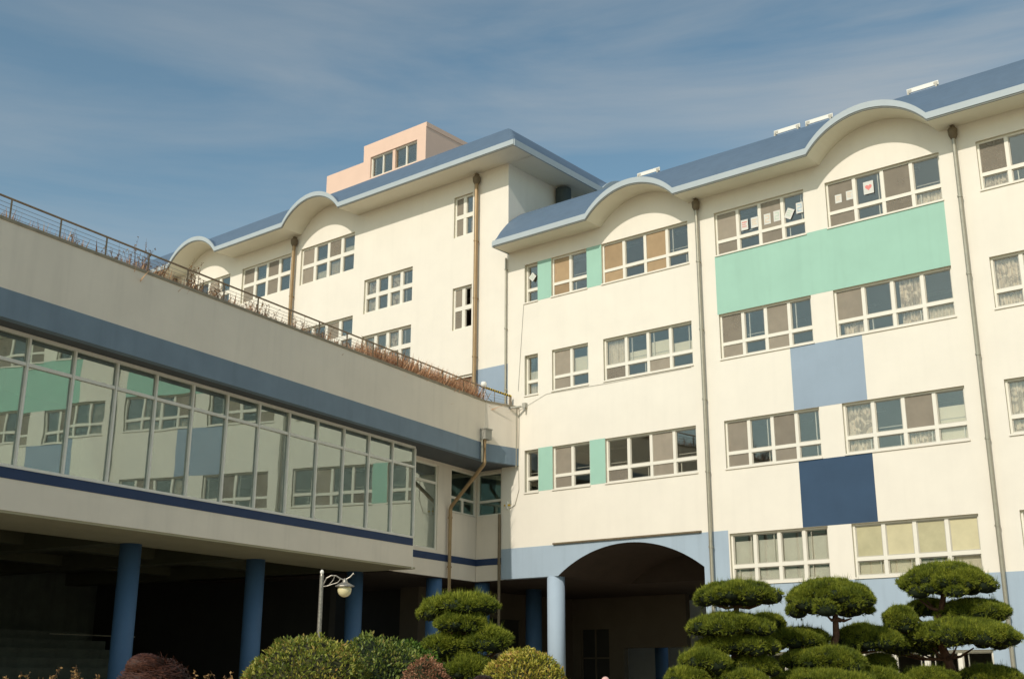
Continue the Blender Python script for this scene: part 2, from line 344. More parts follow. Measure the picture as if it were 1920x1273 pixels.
# ================================================================== wall with openings
def wall(parent, u0, u1, z0, z1, holes, fields, T, thick=0.28, key='cream', topf=None, name='wall', reveal='reveal'):
    """T(u, w, z): w>0 goes into the building. fields: painted rectangles (u0,u1,z0,z1,key) of the wall's own paint"""
    us = sorted({round(v, 4) for v in [u0, u1] + [h[0] for h in holes] + [h[1] for h in holes] if u0 <= v <= u1})
    zs = sorted({round(v, 4) for v in [z0, z1] + [h[2] for h in holes] + [h[3] for h in holes] if z0 <= v <= z1})
    mb = MB()
    def inh(u, z): return any(h[0] < u < h[1] and h[2] < z < h[3] for h in holes)
    for i in range(len(us)-1):
        j = 0
        while j < len(zs)-1:
            if inh((us[i]+us[i+1])/2, (zs[j]+zs[j+1])/2): j += 1; continue
            k = j
            while k+1 < len(zs)-1 and not inh((us[i]+us[i+1])/2, (zs[k+1]+zs[k+2])/2): k += 1
            a, b, c, d = us[i], us[i+1], zs[j], zs[k+1]
            mb.face([T(a, 0, c), T(b, 0, c), T(b, 0, d), T(a, 0, d)], key)
            j = k+1
    for h in holes:
        a, b, c, d = h[:4]
        mb.face([T(a, 0, c), T(a, thick, c), T(a, thick, d), T(a, 0, d)], reveal)
        mb.face([T(b, 0, c), T(b, 0, d), T(b, thick, d), T(b, thick, c)], reveal)
        mb.face([T(a, 0, c), T(b, 0, c), T(b, thick, c), T(a, thick, c)], reveal)
        mb.face([T(a, 0, d), T(a, thick, d), T(b, thick, d), T(b, 0, d)], reveal)
    if topf:    # arched gables above z1
        for (a, b, fn) in topf:
            n = 28
            for i in range(n):
                x0 = a+(b-a)*i/n; x1 = a+(b-a)*(i+1)/n
                mb.face([T(x0, 0, z1), T(x1, 0, z1), T(x1, 0, fn(x1)), T(x0, 0, fn(x0))], key)
    o = mb.obj(name, parent, fix=False)
    for (a, b, c, d, k) in fields:
        fb = MB(); fb.box(a, b, -0.004, 0.0, c, d, k, T)
        fb.obj('painted_panel', parent)
    return o

TR = lambda u, w, z: (u, 30+w, z)

def window(parent, u0, u1, z0, z1, nc, zt, styles, T, rot, rec=0.09, bar=0.055, mull=0.10, tr=0.10, sill=True, fkey='frame', gkey='glassr'):
    """frame set rec behind the wall face; styles: rows (upper, lower) of one letter per pane"""
    mb = MB(); d0, d1 = rec, rec+0.09
    mb.box(u0, u1, d0, d1, z1-bar, z1, fkey, T); mb.box(u0, u1, d0, d1, z0, z0+bar, fkey, T)
    mb.box(u0, u0+bar, d0, d1, z0+bar, z1-bar, fkey, T); mb.box(u1-bar, u1, d0, d1, z0+bar, z1-bar, fkey, T)
    cw = (u1-u0)/nc
    zr = [(z0+bar, zt-tr/2), (zt+tr/2, z1-bar)]
    mb.box(u0+bar, u1-bar, d0, d1, zt-tr/2, zt+tr/2, fkey, T)
    for i in range(1, nc):
        for (a, b) in zr: mb.box(u0+i*cw-mull/2, u0+i*cw+mull/2, d0+0.004, d1, a, b, fkey, T)
    o = mb.obj('window', parent)
    for r, row in enumerate(styles):
        a, b = zr[1-r]
        for i, st in enumerate(row):
            ua = u0+bar if i == 0 else u0+i*cw+mull/2
            ub = u1-bar if i == nc-1 else u0+(i+1)*cw-mull/2
            cu, cz = (ua+ub)/2, (a+b)/2
            # sash rails
            sb = MB(); t = 0.028; y0 = rec+0.035; y1 = rec+0.075
            if st in 'ox': y0 += 0.02
            sb.box(ua, ub, y0, y1, a, a+t, 'sash', T); sb.box(ua, ub, y0, y1, b-t, b, 'sash', T)
            sb.box(ua, ua+t, y0, y1, a+t, b-t, 'sash', T); sb.box(ub-t, ub, y0, y1, a+t, b-t, 'sash', T)
            if random.random() < 0.45:
                q = ub-t-0.12*random.uniform(.5, 1) if random.random() < .6 else ua+t+0.1
                sb.box(q, q+0.022, y0+0.03, y1+0.03, a+t, b-t, 'frame', T)
            if st in 'gsvh' and r == 0 and random.random() < 0.6:
                sb.box(ua+t, ub-t, y1+.05, y1+.07, a+0.13, a+0.155, 'sash', T)
            sb.obj('sash', o)
            if st != 'k':
                p = T(cu, rec+0.055, cz)
                boxpart('pane', o, p[0], p[1], p[2], ub-ua-0.02, 0.008, b-a-0.02, gkey, rot)
            if st in 'sSv':
                p = T(cu, rec+0.025, cz)
                boxpart('screen', o, p[0], p[1], p[2], ub-ua-0.012, 0.003, b-a-0.012, 'screen4' if st == 'S' else 'screen', rot)
            if st in 'cvwW':      # pleated curtain behind the glass
                cb = MB(); n = 36; key = {'c': 'curt', 'v': 'curt2', 'w': 'curt2', 'W': 'curt3'}[st]; ph = random.random()*6
                x0_, x1_ = (ua-0.04, ub+0.04)
                if st == 'c' and random.random() < 0.3: x0_ += 0.15
                P = []
                for j in range(n+1):
                    uu = x0_+(x1_-x0_)*j/n; P.append((uu, rec+0.15+0.03*math.sin(j*1.25+ph)+0.012*math.sin(j*2.9)))
                for j in range(n):
                    cb.face([T(P[j][0], P[j][1], a-.06), T(P[j+1][0], P[j+1][1], a-.06), T(P[j+1][0], P[j+1][1], b+.06), T(P[j][0], P[j][1], b+.06)], key)
                cb.obj('curtain', o, fix=False, smooth=True)
            if st in 'bfFyh':
                fr = {'b': (a-.05, b+.05, 'blind'), 'f': (a, b-.01, 'frost'), 'F': (a, b-.01, 'frost2'), 'y': (a, a+(b-a)*.8, 'greyfilm'), 'h': (a-.05, a+(b-a)*random.choice((.4, .55, .62)), 'blind')}[st]
                dd = 0.044 if st in 'fF' else 0.13
                bb = MB(); bb.box(ua, ub, rec+dd, rec+dd+0.004, fr[0], fr[1], fr[2], T)
                bb.obj('blind' if st in 'bhy' else 'frosted_film', o)  # style y is no blind: grey sheet painted for the interior's reflections
    if sill:
        sb = MB(); sb.box(u0-0.02, u1+0.02, -0.035, rec+0.02, z0-0.045, z0, 'cream', T); sb.obj('sill', o)
    return o

# ================================================================== main school building (right)
B1 = thing('school_building', 'long cream school wing with wavy blue eaves, mint and blue panels and an arched passage', 'building', (-10, 36, 0))
XE = 9.0
A_W, B_W = (-16.37, -13.36), (-12.68, -9.33)
rows = [(14.12, 15.53, 14.575), (10.80, 12.21, 11.27), (7.48, 8.90, 7.93), (4.16, 5.58, 4.64)]
wins = []
# (x0,x1,row,ncols,styles)
wins += [((A_W), 0, 4, ('sgsg', 'sgsg')), ((B_W), 0, 4, ('sgsg', 'sgsw')),
         ((A_W), 1, 4, ('vgvg', 'sgsg')), ((B_W), 1, 4, ('sgcg', 'cgcw')),
         ((A_W), 2, 4, ('sgsg', 'sgsg')), ((B_W), 2, 4, ('cgvh', 'cgcb')),
         ((A_W), 3, 4, ('yyyy', 'yyyy')), ((B_W), 3, 4, ('fFfF', 'bbyb'))]
L4, M4, N4 = (-20.66, -17.33), (-22.77, -21.27), (-23.95, -23.37)
wins += [(L4, 0, 4, ('SgSg', 'SgSg')), (M4, 0, 2, ('Sg', 'Sg')),
         (L4, 1, 4, ('whhh', 'sgsg')), (M4, 1, 2, ('vh', 'sg')),
         (L4, 2, 4, ('ggsg', 'sgsg')), (M4, 2, 2, ('sg', 'sg'))]
C_W, D_W = (-8.33, -5.32), (-4.63, -1.28)
E_W, F_W = (-0.3, 2.7), (3.4, 6.7)
wins += [(C_W, 0, 4, ('sgsg', 'cgsg')), (D_W, 0, 4, ('sgsg', 'sgsg')), (C_W, 1, 4, ('cgsg', 'cgcg')), (D_W, 1, 4, ('sgsg', 'sgsg')),
         (C_W, 2, 4, ('cgsg', 'cgsg')), (D_W, 2, 4, ('cgsg', 'sgsg')), (C_W, 3, 4, ('cgsg', 'sgsg')), (D_W, 3, 4, ('fFfF', 'bbyb')),
         (E_W, 0, 4, ('sgsg', 'sgsg')), (F_W, 0, 4, ('sgsg', 'sgsg')), (E_W, 1, 4, ('sgsg', 'sgsg')), (F_W, 1, 4, ('sgsg', 'sgsg')),
         (E_W, 2, 4, ('cgsg', 'cgsg')), (F_W, 2, 4, ('sgsg', 'sgsg'))]
holes = [(x[0], x[1], rows[r][0], rows[r][1]) for x, r, n, s in wins]
holes += [(N4[0], N4[1], rows[r][0], rows[r][1]) for r in range(3)]
gfh = [(a, b, 0.85, 2.27) for a, b in (A_W, B_W, C_W, D_W)]
holes += gfh
fields = [(-16.41, -9.33, 12.21, 14.12, 'mint'), (-14.11, -11.94, 8.905, 10.755, 'pale'), (-14.08, -11.93, 5.585, 7.43, 'navy'),
          (-23.37, -22.77, 14.10, 15.53, 'mint'), (-21.27, -20.66, 14.10, 15.53, 'mint'),
          (-23.36, -22.77, 7.48, 8.92, 'mint'), (-21.26, -20.66, 7.48, 8.92, 'mint'),
          (-7.0, -1.28, 12.21, 14.12, 'mint'), (-6.9, -4.63, 8.905, 10.755, 'pale'), (-3.8, -1.9, 5.585, 7.43, 'navy'),
          (1.0, 6.7, 12.21, 14.12, 'mint')]
ARC1 = [(-18.97, 1.68, 0.77), (-11.03, 1.76, 0.86), (-3.0, 1.76, 0.86), (5.0, 1.76, 0.86)]
def arcz(x, arcs):
    for c, h, r in arcs:
        if abs(x-c) <= h:
            Rr = (h*h+r*r)/(2*r); return math.sqrt(max(0, Rr*Rr-(x-c)**2)) - (Rr-r)
    return 0.0
WT1 = 16.15
# arched passage hole handled as its own upper/lower pieces
PX0, PX1 = -22.58, -17.24
def archz(x):
    c, h, r = -19.91, 2.67, 0.88; Rr = (h*h+r*r)/(2*r)
    return 4.69 + math.sqrt(max(0, Rr*Rr-(x-c)**2)) - (Rr-r)
XL = -24.95
up = [(c-h, c+h, (lambda x: WT1 + arcz(x, ARC1))) for c, h, r in ARC1]
wall(B1, XL, -24.70, 5.68, 9.7, [], [], TR)
wall(B1, -24.70, PX1, 5.68, WT1, [h for h in holes if h[1] < PX1+.01 and h[2] > 5], [f for f in fields if f[0] < -17.3], TR, topf=up[:1])
wall(B1, PX1, XE, 0.0, WT1, [h for h in holes if h[0] > PX1], [f for f in fields if f[0] > -17.3], TR, topf=up[1:])
bb = MB()      # blue beam over the passage with the arch cut out of it
bb.box(XL, PX0, -0.004, 0.35, 4.69, 5.68, 'base', TR)
n = 40
for i in range(n):
    x0 = PX0+(PX1-PX0)*i/n; x1 = PX0+(PX1-PX0)*(i+1)/n
    bb.face([TR(x0, -0.004, archz(x0)), TR(x1, -0.004, archz(x1)), TR(x1, -0.004, 5.68), TR(x0, -0.004, 5.68)], 'base')
bb.face([TR(PX1, -0.004, 0), TR(-16.41, -0.004, 0), TR(-16.41, -0.004, 5.68), TR(PX1, -0.004, 5.68)], 'base')
bb.face([TR(PX0, -0.004, 5.68), TR(-16.41, -0.004, 5.68), TR(-16.41, 0, 5.68), TR(PX0, 0, 5.68)], 'base')
bb.obj('arched_beam', B1, fix=False)
# blue base paint, cut round the ground floor windows
bp = MB()
def basebox(a, b, c, d): bp.box(a, b, -0.004, 0, c, d, 'base', TR)
basebox(-16.41, XE, 2.27, 4.11); basebox(-16.41, XE, 0, 0.85)
xs = [-16.41] + [v for p in (A_W, B_W, C_W, D_W) for v in p] + [XE]
for i in range(0, len(xs), 2): basebox(xs[i], xs[i+1], 0.85, 2.27)
bp.obj('painted_base', B1)
lb = MB(); lb.box(-22.75, -17.28, -0.07, 0.0, 5.685, 5.735, 'hopper', TR); lb.obj('ledge_shadow_line', B1)  # small ledge, coloured dark so it draws the shadow line over the arch

# vault and ceiling of the passage
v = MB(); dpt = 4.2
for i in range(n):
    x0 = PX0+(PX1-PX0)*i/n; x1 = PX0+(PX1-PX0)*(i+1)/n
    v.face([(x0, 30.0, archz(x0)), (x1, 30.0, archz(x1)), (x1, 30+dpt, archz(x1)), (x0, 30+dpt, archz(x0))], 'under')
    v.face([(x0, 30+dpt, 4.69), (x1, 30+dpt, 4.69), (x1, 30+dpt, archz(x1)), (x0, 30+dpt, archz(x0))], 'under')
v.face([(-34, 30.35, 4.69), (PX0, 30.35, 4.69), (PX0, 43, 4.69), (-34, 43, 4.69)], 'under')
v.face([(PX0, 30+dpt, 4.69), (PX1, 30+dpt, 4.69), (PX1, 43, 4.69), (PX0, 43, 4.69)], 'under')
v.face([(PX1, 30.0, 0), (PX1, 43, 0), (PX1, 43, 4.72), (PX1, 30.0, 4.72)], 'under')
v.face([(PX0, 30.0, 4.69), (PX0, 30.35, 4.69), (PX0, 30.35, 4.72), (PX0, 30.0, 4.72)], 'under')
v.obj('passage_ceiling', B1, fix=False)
pw = MB()
pw.box(-29.9, -29.0, 30.3, 39.5, 0, 4.685, 'backwall')
pw.box(-29.9, -23.6, 39.5, 39.8, 3.45, 4.685, 'backwall'); pw.box(-29.9, -28.6, 39.5, 39.8, 0, 3.45, 'backwall'); pw.box(-27.2, -23.6, 39.5, 39.8, 2.7, 3.45, 'backwall')
pw.box(-27.2, -26.5, 39.5, 39.8, 0, 2.7, 'backwall')
pw.obj('passage_wall', B1)
dr = MB(); dr.box(-28.6, -27.2, 39.6, 39.66, 0, 3.45, 'dark'); dr.box(-28.6, -28.54, 39.55, 39.6, 0, 3.45, 'backwall'); dr.box(-27.93, -27.87, 39.55, 39.6, 0, 3.45, 'backwall'); dr.box(-28.6, -27.2, 39.55, 39.6, 2.3, 2.36, 'backwall'); dr.obj('door', B1)
pwin = MB(); pwin.box(-28.99, -28.95, 31.3, 36.0, 2.55, 3.7, 'dark')
for yy in (31.3, 33.6, 35.9): pwin.box(-28.95, -28.91, yy, yy+0.1, 2.55, 3.7, 'backwall')
pwin.box(-28.96, -28.85, 31.2, 36.1, 2.35, 2.55, 'room'); pwin.obj('passage_window', B1)
for (cx, cy, rr, k) in ((-22.86, 30.26, 0.285, 'base'), (-26.95, 34.3, 0.30, 'colm'), (-27.2, 43.4, 0.28, 'colm')):
    cb = MB(); cb.lathe((cx, cy, 0), [(rr, 0), (rr, 4.689)], k, 40); o = cb.obj('column', B1)
    for p in o.data.polygons: p.use_smooth = len(p.vertices) == 4

# ground-floor and upper windows
for x, r, nc, st in wins:
    z0, z1, zt = rows[r]; window(B1, x[0], x[1], z0, z1, nc, zt, st, TR, 0.0)
for r, st in ((0, ('g', 'g')), (1, ('h', 'w')), (2, ('g', 'g'))):
    z0, z1, zt = rows[r]; window(B1, N4[0], N4[1], z0, z1, 1, zt+0.02, st, TR, 0.0, rec=0.13)
for a, b, c, d in gfh: window(B1, a, b, c, d, 4, 1.35, ('gggg', 'gggg'), TR, 0.0)
# rooms behind
for k, zf in enumerate((13.2, 9.9, 6.6, 3.28, 0.02)):
    rb = MB(); x0 = XL+.3 if k < 3 else PX1+.3
    hh = 2.95
    rb.face([(x0, 30.3, zf), (XE, 30.3, zf), (XE, 37, zf), (x0, 37, zf)], 'roomfl')
    rb.face([(x0, 30.3, zf+hh), (x0, 37, zf+hh), (XE, 37, zf+hh), (XE, 30.3, zf+hh)], 'room')
    rb.face([(x0, 37, zf), (XE, 37, zf), (XE, 37, zf+hh), (x0, 37, zf+hh)], 'room')
    for xx in (x0, PX1-.02, -8.9, -0.8, XE):
        if xx >= x0: rb.box(xx-.06, xx+.06, 30.3, 37, zf, zf+hh-.002, 'room')
    rb.obj('classroom_interior', B1, fix=False)
    if k < 4:
        lt = MB(); x = x0+1.2
        while x < XE-1.5:
            for yy in (31.6, 33.4): lt.box(x, x+1.25, yy, yy+0.14, zf+hh-0.22, zf+hh-0.15, 'tube')
            x += 2.35
        lt.obj('ceiling_lamps', B1)
# back and end walls
eb = MB(); eb.box(XE, XE+.3, 30.0, 43, 0, 16.1, 'cream'); eb.box(PX1, XE, 42.7, 43, 0, 16.1, 'cream'); eb.box(XL-.0, PX1, 42.7, 43, 4.7, 16.1, 'cream'); eb.obj('rear_wall', B1)

# ---- roof with eyebrow arches
PROF = [(0, 0.0), (.06, .05), (.2, .20), (.38, .46), (.58, .69), (.74, .87), (.9, 1.03), (1.1, 1.20), (1.3, 1.35), (1.55, 1.53), (1.86, 1.69), (2.4, 1.90), (3, 2.10), (4.5, 2.45), (6.5, 2.8), (9, 2.9)]
def prof(e):
    if e <= 0: return PROF[0][1]
    for i in range(len(PROF)-1):
        if e <= PROF[i+1][0]:
            t = (e-PROF[i][0])/(PROF[i+1][0]-PROF[i][0]); return PROF[i][1]+t*(PROF[i+1][1]-PROF[i][1])
    return PROF[-1][1]
def frange(a, b, st):
    n = max(1, int(round((b-a)/st))); return [a+(b-a)*i/n for i in range(n+1)]
def roof(parent, x0, x1, yf, zft, arcs, name='roof', side=None, side_len=0, side_arcs=(), wally=30.0, zs=None, zsw=None):
    """yf: y of the fascia; zft: fascia top; side: x of an end fascia that turns the corner"""
    xs = [x0]
    for c, h, r in sorted(arcs):
        xs += frange(xs[-1], c-h, 1.2)[1:] if c-h-xs[-1] > .01 else []
        xs += [c-h+1e-4] + [c-h*math.cos(math.pi*i/28) for i in range(1, 28)] + [c+h-1e-4, c+h]
    end = x1
    xs += frange(xs[-1], end, 1.0)[1:]
    if side is not None: xs += [side-e for e, _ in PROF if side-e > xs[0]]
    xs = sorted({round(x, 4) for x in xs if x <= x1+1e-6})
    es = [e for e, _ in PROF] + [0.12, 0.3, 0.48, 0.66, 0.82, 1.0, 1.2]
    es = sorted(es)
    def H(x, e, y):
        ee = e
        if side is not None: ee = min(e, side-x)
        z = prof(ee)
        a = arcz(x, arcs)
        if a > 0: z = max(z, a)
        if side is not None and side_arcs and e > 1:
            b = arcz(y, side_arcs)
            if b > 0: z = max(z, b)
        return zft+z
    mb = MB()
    ys = [yf+e for e in es]
    if side is not None: ys += frange(ys[-1], yf+side_len, .5)[1:]; 
    if side is not None:
        for c, h, r in side_arcs: ys += [c-h*math.cos(math.pi*i/20) for i in range(0, 21)]
        ys = sorted({round(y, 4) for y in ys})
    G = [[(x, y, H(x, y-yf, y)) for y in ys] for x in xs]
    idx = {}
    for i, x in enumerate(xs):
        for j, y in enumerate(ys): idx[i, j] = len(mb.v); mb.v.append(G[i][j])
    mk = mb.mat('roof')
    for i in range(len(xs)-1):
        for j in range(len(ys)-1):
            mb.f.append([idx[i, j], idx[i+1, j], idx[i+1, j+1], idx[i, j+1]]); mb.mi.append(mk)
    # gable end closing
    if side is None or True:
        for xi in ([0] if side is not None else [0, len(xs)-1]):
            pts = [G[xi][j] for j in range(len(ys))]
            mb.f.append([idx[xi, j] for j in range(len(ys))] + [len(mb.v), len(mb.v)+1]); mb.mi.append(mk)
            mb.v += [(xs[xi], ys[-1], zft-.2), (xs[xi], ys[0], zft-.2)]
    o = mb.obj(name, parent, fix=False)
    # fascia
    fb = MB(); fh = 0.215
    for i in range(len(xs)-1):
        a, b = xs[i], xs[i+1]
        za, zb = zft+arcz(a, arcs), zft+arcz(b, arcs)
        if b-a < 3e-4: continue
        for (w0, w1, h0, h1, k) in ((-0.035, 0.03, 0.045, fh+0.0, 'fascia'), (-0.012, 0.03, -0.0, 0.045, 'groove')):
            # h measured up from the fascia foot
            f0 = -fh+h0; f1 = -fh+h1+ (0.02 if k == 'fascia' else 0)
            p = [(a, yf+w0, za+f0), (b, yf+w0, zb+f0), (b, yf+w1, zb+f0), (a, yf+w1, za+f0), (a, yf+w0, za+f1), (b, yf+w0, zb+f1), (b, yf+w1, zb+f1), (a, yf+w1, za+f1)]
            fb.hexa(p, k)
    if side is not None:
        yy = frange(yf, yf+side_len, .5)
        for c, h, r in side_arcs: yy += [c-h*math.cos(math.pi*i/20) for i in range(0, 21)]
        yy = sorted({round(q, 4) for q in yy})
        for i in range(len(yy)-1):
            a, b = yy[i], yy[i+1]; za, zb = zft+arcz(a, side_arcs), zft+arcz(b, side_arcs)
            p = [(side+.035, a, za-fh), (side+.035, b, zb-fh), (side-.03, b, zb-fh), (side-.03, a, za-fh), (side+.035, a, za+.02), (side+.035, b, zb+.02), (side-.03, b, zb+.02), (side-.03, a, za+.02)]
            fb.hexa(p, 'fascia')
    else:
        fb.box(x0-.03, x0, yf-.03, wally, zft-fh, zft-.02, 'fascia')
    fo = fb.obj('fascia', parent, fix=False)
    # soffit
    sf = MB(); zb0 = zft-fh+.01
    for i in range(len(xs)-1):
        a, b = xs[i], xs[i+1]
        if b-a < 3e-4: continue
        sx = side if side is not None else 1e9
        sf.face([(a, yf, zb0+arcz(a, arcs)), (b, yf, zb0+arcz(b, arcs)), (b, wally+.02, zb0+arcz(b, arcs)+.02), (a, wally+.02, zb0+arcz(a, arcs)+.02)], 'soffit')
    if side is not None:
        wx = -24.7
        for i in range(len(yy)-1):
            a, b = yy[i], yy[i+1]
            if b <= wally-.0001: continue
            a = max(a, wally)
            sf.face([(wx, a, zb0+arcz(a, side_arcs)+.02), (side, a, zb0+arcz(a, side_arcs)), (side, b, zb0+arcz(b, side_arcs)), (wx, b, zb0+arcz(b, side_arcs)+.02)], 'soffit')
    sf.obj('soffit', parent, fix=False)
    return o
roof(B1, -24.66, XE+.6, 29.1, 16.315, ARC1)

# white ridge bars
for a, b in ((-19.78, -18.88), (-14.63, -13.74), (-13.56, -12.66), (-10.35, -9.42), (-5.2, -4.3)):
    rb = MB(); rb.box(a, b, 30.98, 31.02, 18.07, 18.20, 'white'); rb.box(a+.03, a+.08, 30.9, 31.1, 17.95, 18.07, 'sash'); rb.box(b-.08, b-.03, 30.9, 31.1, 17.95, 18.07, 'sash')
    rb.box(a+.02, a+.14, 30.968, 30.98, 18.10, 18.17, 'sash'); rb.box(b-.14, b-.02, 30.968, 30.98, 18.10, 18.17, 'sash'); rb.obj('ridge_bar', B1)

# downpipes
def pipe(parent, x, z0, z1, r=0.055, k='steel', hop=True, y=29.86):
    mb = MB(); mb.tube([(x, y, z0), (x, y, z1)], r, k, 14)
    z = z0+.6
    while z < z1-.3:
        mb.tube([(x, y, z), (x, y, z+.05)], r+.014, k, 14); mb.box(x-.02, x+.02, y+r*.6, 30.0, z, z+.04, k); z += 2.2
    if hop:
        mb.box(x-.05, x+.05, y-.05, y+.10, z1, z1+.25, 'hopper')
    o = mb.obj('drainpipe', parent)
    if hop:
        h = MB(); h.lathe((x, y, z1-.18), [(r+.01, 0), (r+.065, .12), (r+.075, .28), (r+.045, .32)], 'hopper', 16); h.obj('hopper_head', o)
for x in (-16.92, -8.85, -0.8): pipe(B1, x, 0.2, 15.9)
pipe(B1, -24.74, 10.5, 15.95, 0.035, 'steel', False, 29.92)
pipe(B1, -24.99, 0.2, 6.85, 0.05, 'hopper', False, 29.94)
cbm = MB(); cbm.tube([(-23.98, 29.985, 14.1), (-24.1, 29.985, 12.6), (-24.22, 29.985, 11.0)], .006, 'greybox', 5)
cbm.tube([(-24.16, 29.985, 10.4), (-24.2, 29.985, 8.5), (-24.18, 29.985, 7.6), (-24.35, 29.985, 7.1), (-24.6, 29.985, 7.0)], .01, 'steel', 6)
cbm.tube([(-24.2, 29.985, 10.3), (-23.0, 29.985, 10.72), (-20.6, 29.985, 10.70), (-17.4, 29.985, 10.72)], .005, 'greybox', 5)
cbm.obj('cable', B1)
jb = MB(); jb.box(-24.72, -24.64, 29.93, 30, 7.0, 7.25, 'white'); jb.box(-24.8, -24.56, 29.95, 30, 7.10, 7.15, 'yellow'); jb.obj('junction_box', B1)

# ================================================================== taller block at the left
B2 = thing('tall_block', 'taller cream school block behind the terrace with hipped blue eaves and bronze drainpipes', 'building', (-38, 36, 0))
XB = -24.7
lw = []
GW = lambda a, b, z0, z1, nc, st: lw.append((a, b, z0, z1, nc, st))
GW(-36.1, -32.8, 17.36, 18.99, 4, ('vgvh', 'vhwg')); GW(-40.05, -36.75, 17.36, 18.99, 4, ('sgsg', 'sgsg')); GW(-44.2, -40.9, 17.36, 18.99, 4, ('sgsg', 'sgsg')); GW(-48.4, -45.1, 17.36, 18.99, 4, ('sgsg', 'sgsg'))
GW(-36.0, -32.72, 13.77, 15.40, 4, ('ggsg', 'sgsg')); GW(-40.05, -36.75, 13.77, 15.40, 4, ('sgsg', 'sgsg'))
GW(-32.13, -29.46, 15.32, 16.74, 4, ('WgWg', 'WgWg')); GW(-32.13, -29.46, 12.86, 14.40, 4, ('cgWg', 'sgWg'))
GW(-27.36, -26.42, 17.36, 19.00, 2, ('sg', 'vc')); GW(-27.36, -26.42, 13.74, 15.37, 2, ('sk', 'sk'))
hl = [w[:4] for w in lw] + [(-27.5, -26.33, 9.7, 11.98)]
ARC2 = [(-34.4, 1.72, 0.88), (-42.45, 1.74, 0.88), (-50.5, 1.74, .88)]
WT2 = 19.69
wall(B2, -56, XB, 9.7, WT2, hl, [(-26.28, XB, 9.7, 12.06, 'pale')], TR, topf=[(c-h, c+h, (lambda x: WT2+arcz(x, ARC2))) for c, h, r in ARC2])
for a, b, z0, z1, nc, st in lw: window(B2, a, b, z0, z1, nc, (z0+z1)/2, st, TR, 0.0, tr=0.16, mull=0.15, bar=0.07, sill=False)
dd = MB(); dd.box(-27.42, -26.41, 30.12, 30.17, 9.7, 11.9, 'door'); dd.box(-27.5, -27.42, 30.06, 30.16, 9.7, 11.98, 'frame'); dd.box(-26.41, -26.33, 30.06, 30.16, 9.7, 11.98, 'frame'); dd.box(-27.42, -26.41, 30.06, 30.16, 11.9, 11.98, 'frame')
do = dd.obj('door', B2); hb = MB(); hb.box(-26.56, -26.50, 30.06, 30.12, 10.7, 10.86, 'steel'); hb.obj('handle', do)
sw = MB(); sw.face([(XB, 30, 16), (XB, 46, 16), (XB, 46, WT2), (XB, 30, WT2)], 'cream'); sw.face([(-56, 30, 0), (-56, 46, 0), (-56, 46, WT2), (-56, 30, WT2)], 'cream'); sw.face([(-56, 46, 0), (XB, 46, 0), (XB, 46, WT2), (-56, 46, WT2)], 'cream')
sw.obj('side_wall', B2, fix=False)
for zf in (16.6, 13.0, 12.2, 9.4):
    rb = MB(); rb.face([(-56, 30.3, zf), (XB-.3, 30.3, zf), (XB-.3, 35, zf), (-56, 35, zf)], 'roomfl')
    if zf != 13.0:
        rb.face([(-56, 35, zf), (XB-.3, 35, zf), (XB-.3, 35, zf+2.8), (-56, 35, zf+2.8)], 'room')
        rb.face([(-56, 30.3, zf+2.8), (XB-.3, 30.3, zf+2.8), (XB-.3, 35, zf+2.8), (-56, 35, zf+2.8)], 'room')
    rb.obj('classroom_interior', B2, fix=False)
roof(B2, -56.5, -23.56, 28.9, 19.85, ARC2, side=-23.56, side_len=17, side_arcs=[(36.1, 1.75, .75)])
dk = MB(); dk.tube([(-24.4, 32.95, 16.5), (-24.4, 32.95, 19.55)], .30, 'duct', 20); dk.obj('duct', B2)
for x in (-26.12, -36.42, -45.0): pipe(B2, x, 9.7, 19.35, 0.075, 'bronze', True, 29.85)

# pink rooftop room
B3 = thing('rooftop_room', 'salmon pink stair house with a four pane window standing on the blue roof', 'building', (-33, 34, 20))
TP = lambda u, w, z: (u, 32+w, z)
wall(B3, -34.64, -30.87, 20.0, 24.1, [(-34.2, -31.38, 22.43, 23.44)], [], TP, key='pink', reveal='pink')
wall(B3, -37.02, -34.64, 20.0, 23.33, [], [], TP, key='pink', name='low_wall')
pb = MB(); pb.face([(-30.87, 32, 20), (-30.87, 36.5, 20), (-30.87, 36.5, 24.1), (-30.87, 32, 24.1)], 'pink'); pb.face([(-34.64, 32, 23.3), (-34.64, 36.5, 23.3), (-34.64, 36.5, 24.1), (-34.64, 32, 24.1)], 'pink')
pb.face([(-37.02, 32, 20), (-37.02, 36.5, 20), (-37.02, 36.5, 23.33), (-37.02, 32, 23.33)], 'pink'); pb.face([(-37.02, 36.5, 20), (-30.87, 36.5, 20), (-30.87, 36.5, 23.33), (-37.02, 36.5, 23.33)], 'pink')
pb.obj('side_wall', B3, fix=False)
rf = MB(); rf.box(-34.66, -30.85, 32.01, 36.52, 23.9, 24.11, 'pink'); rf.box(-37.02, -34.65, 32.3, 36.5, 23.2, 23.31, 'pink'); rf.obj('roof_slab', B3)
window(B3, -34.2, -31.38, 22.43, 23.44, 4, 22.43+.07, ('gggg',), TP, 0.0, tr=0.02, mull=.05, sill=False)
pr = MB(); pr.box(-32.88, -32.72, 32.05, 32.2, 22.43, 23.44, 'pink'); pr.obj('pier', B3)
ib = MB(); ib.box(-34.5, -31.1, 33.6, 33.7, 21.5, 24, 'dark'); ib.obj('inner_wall', B3)

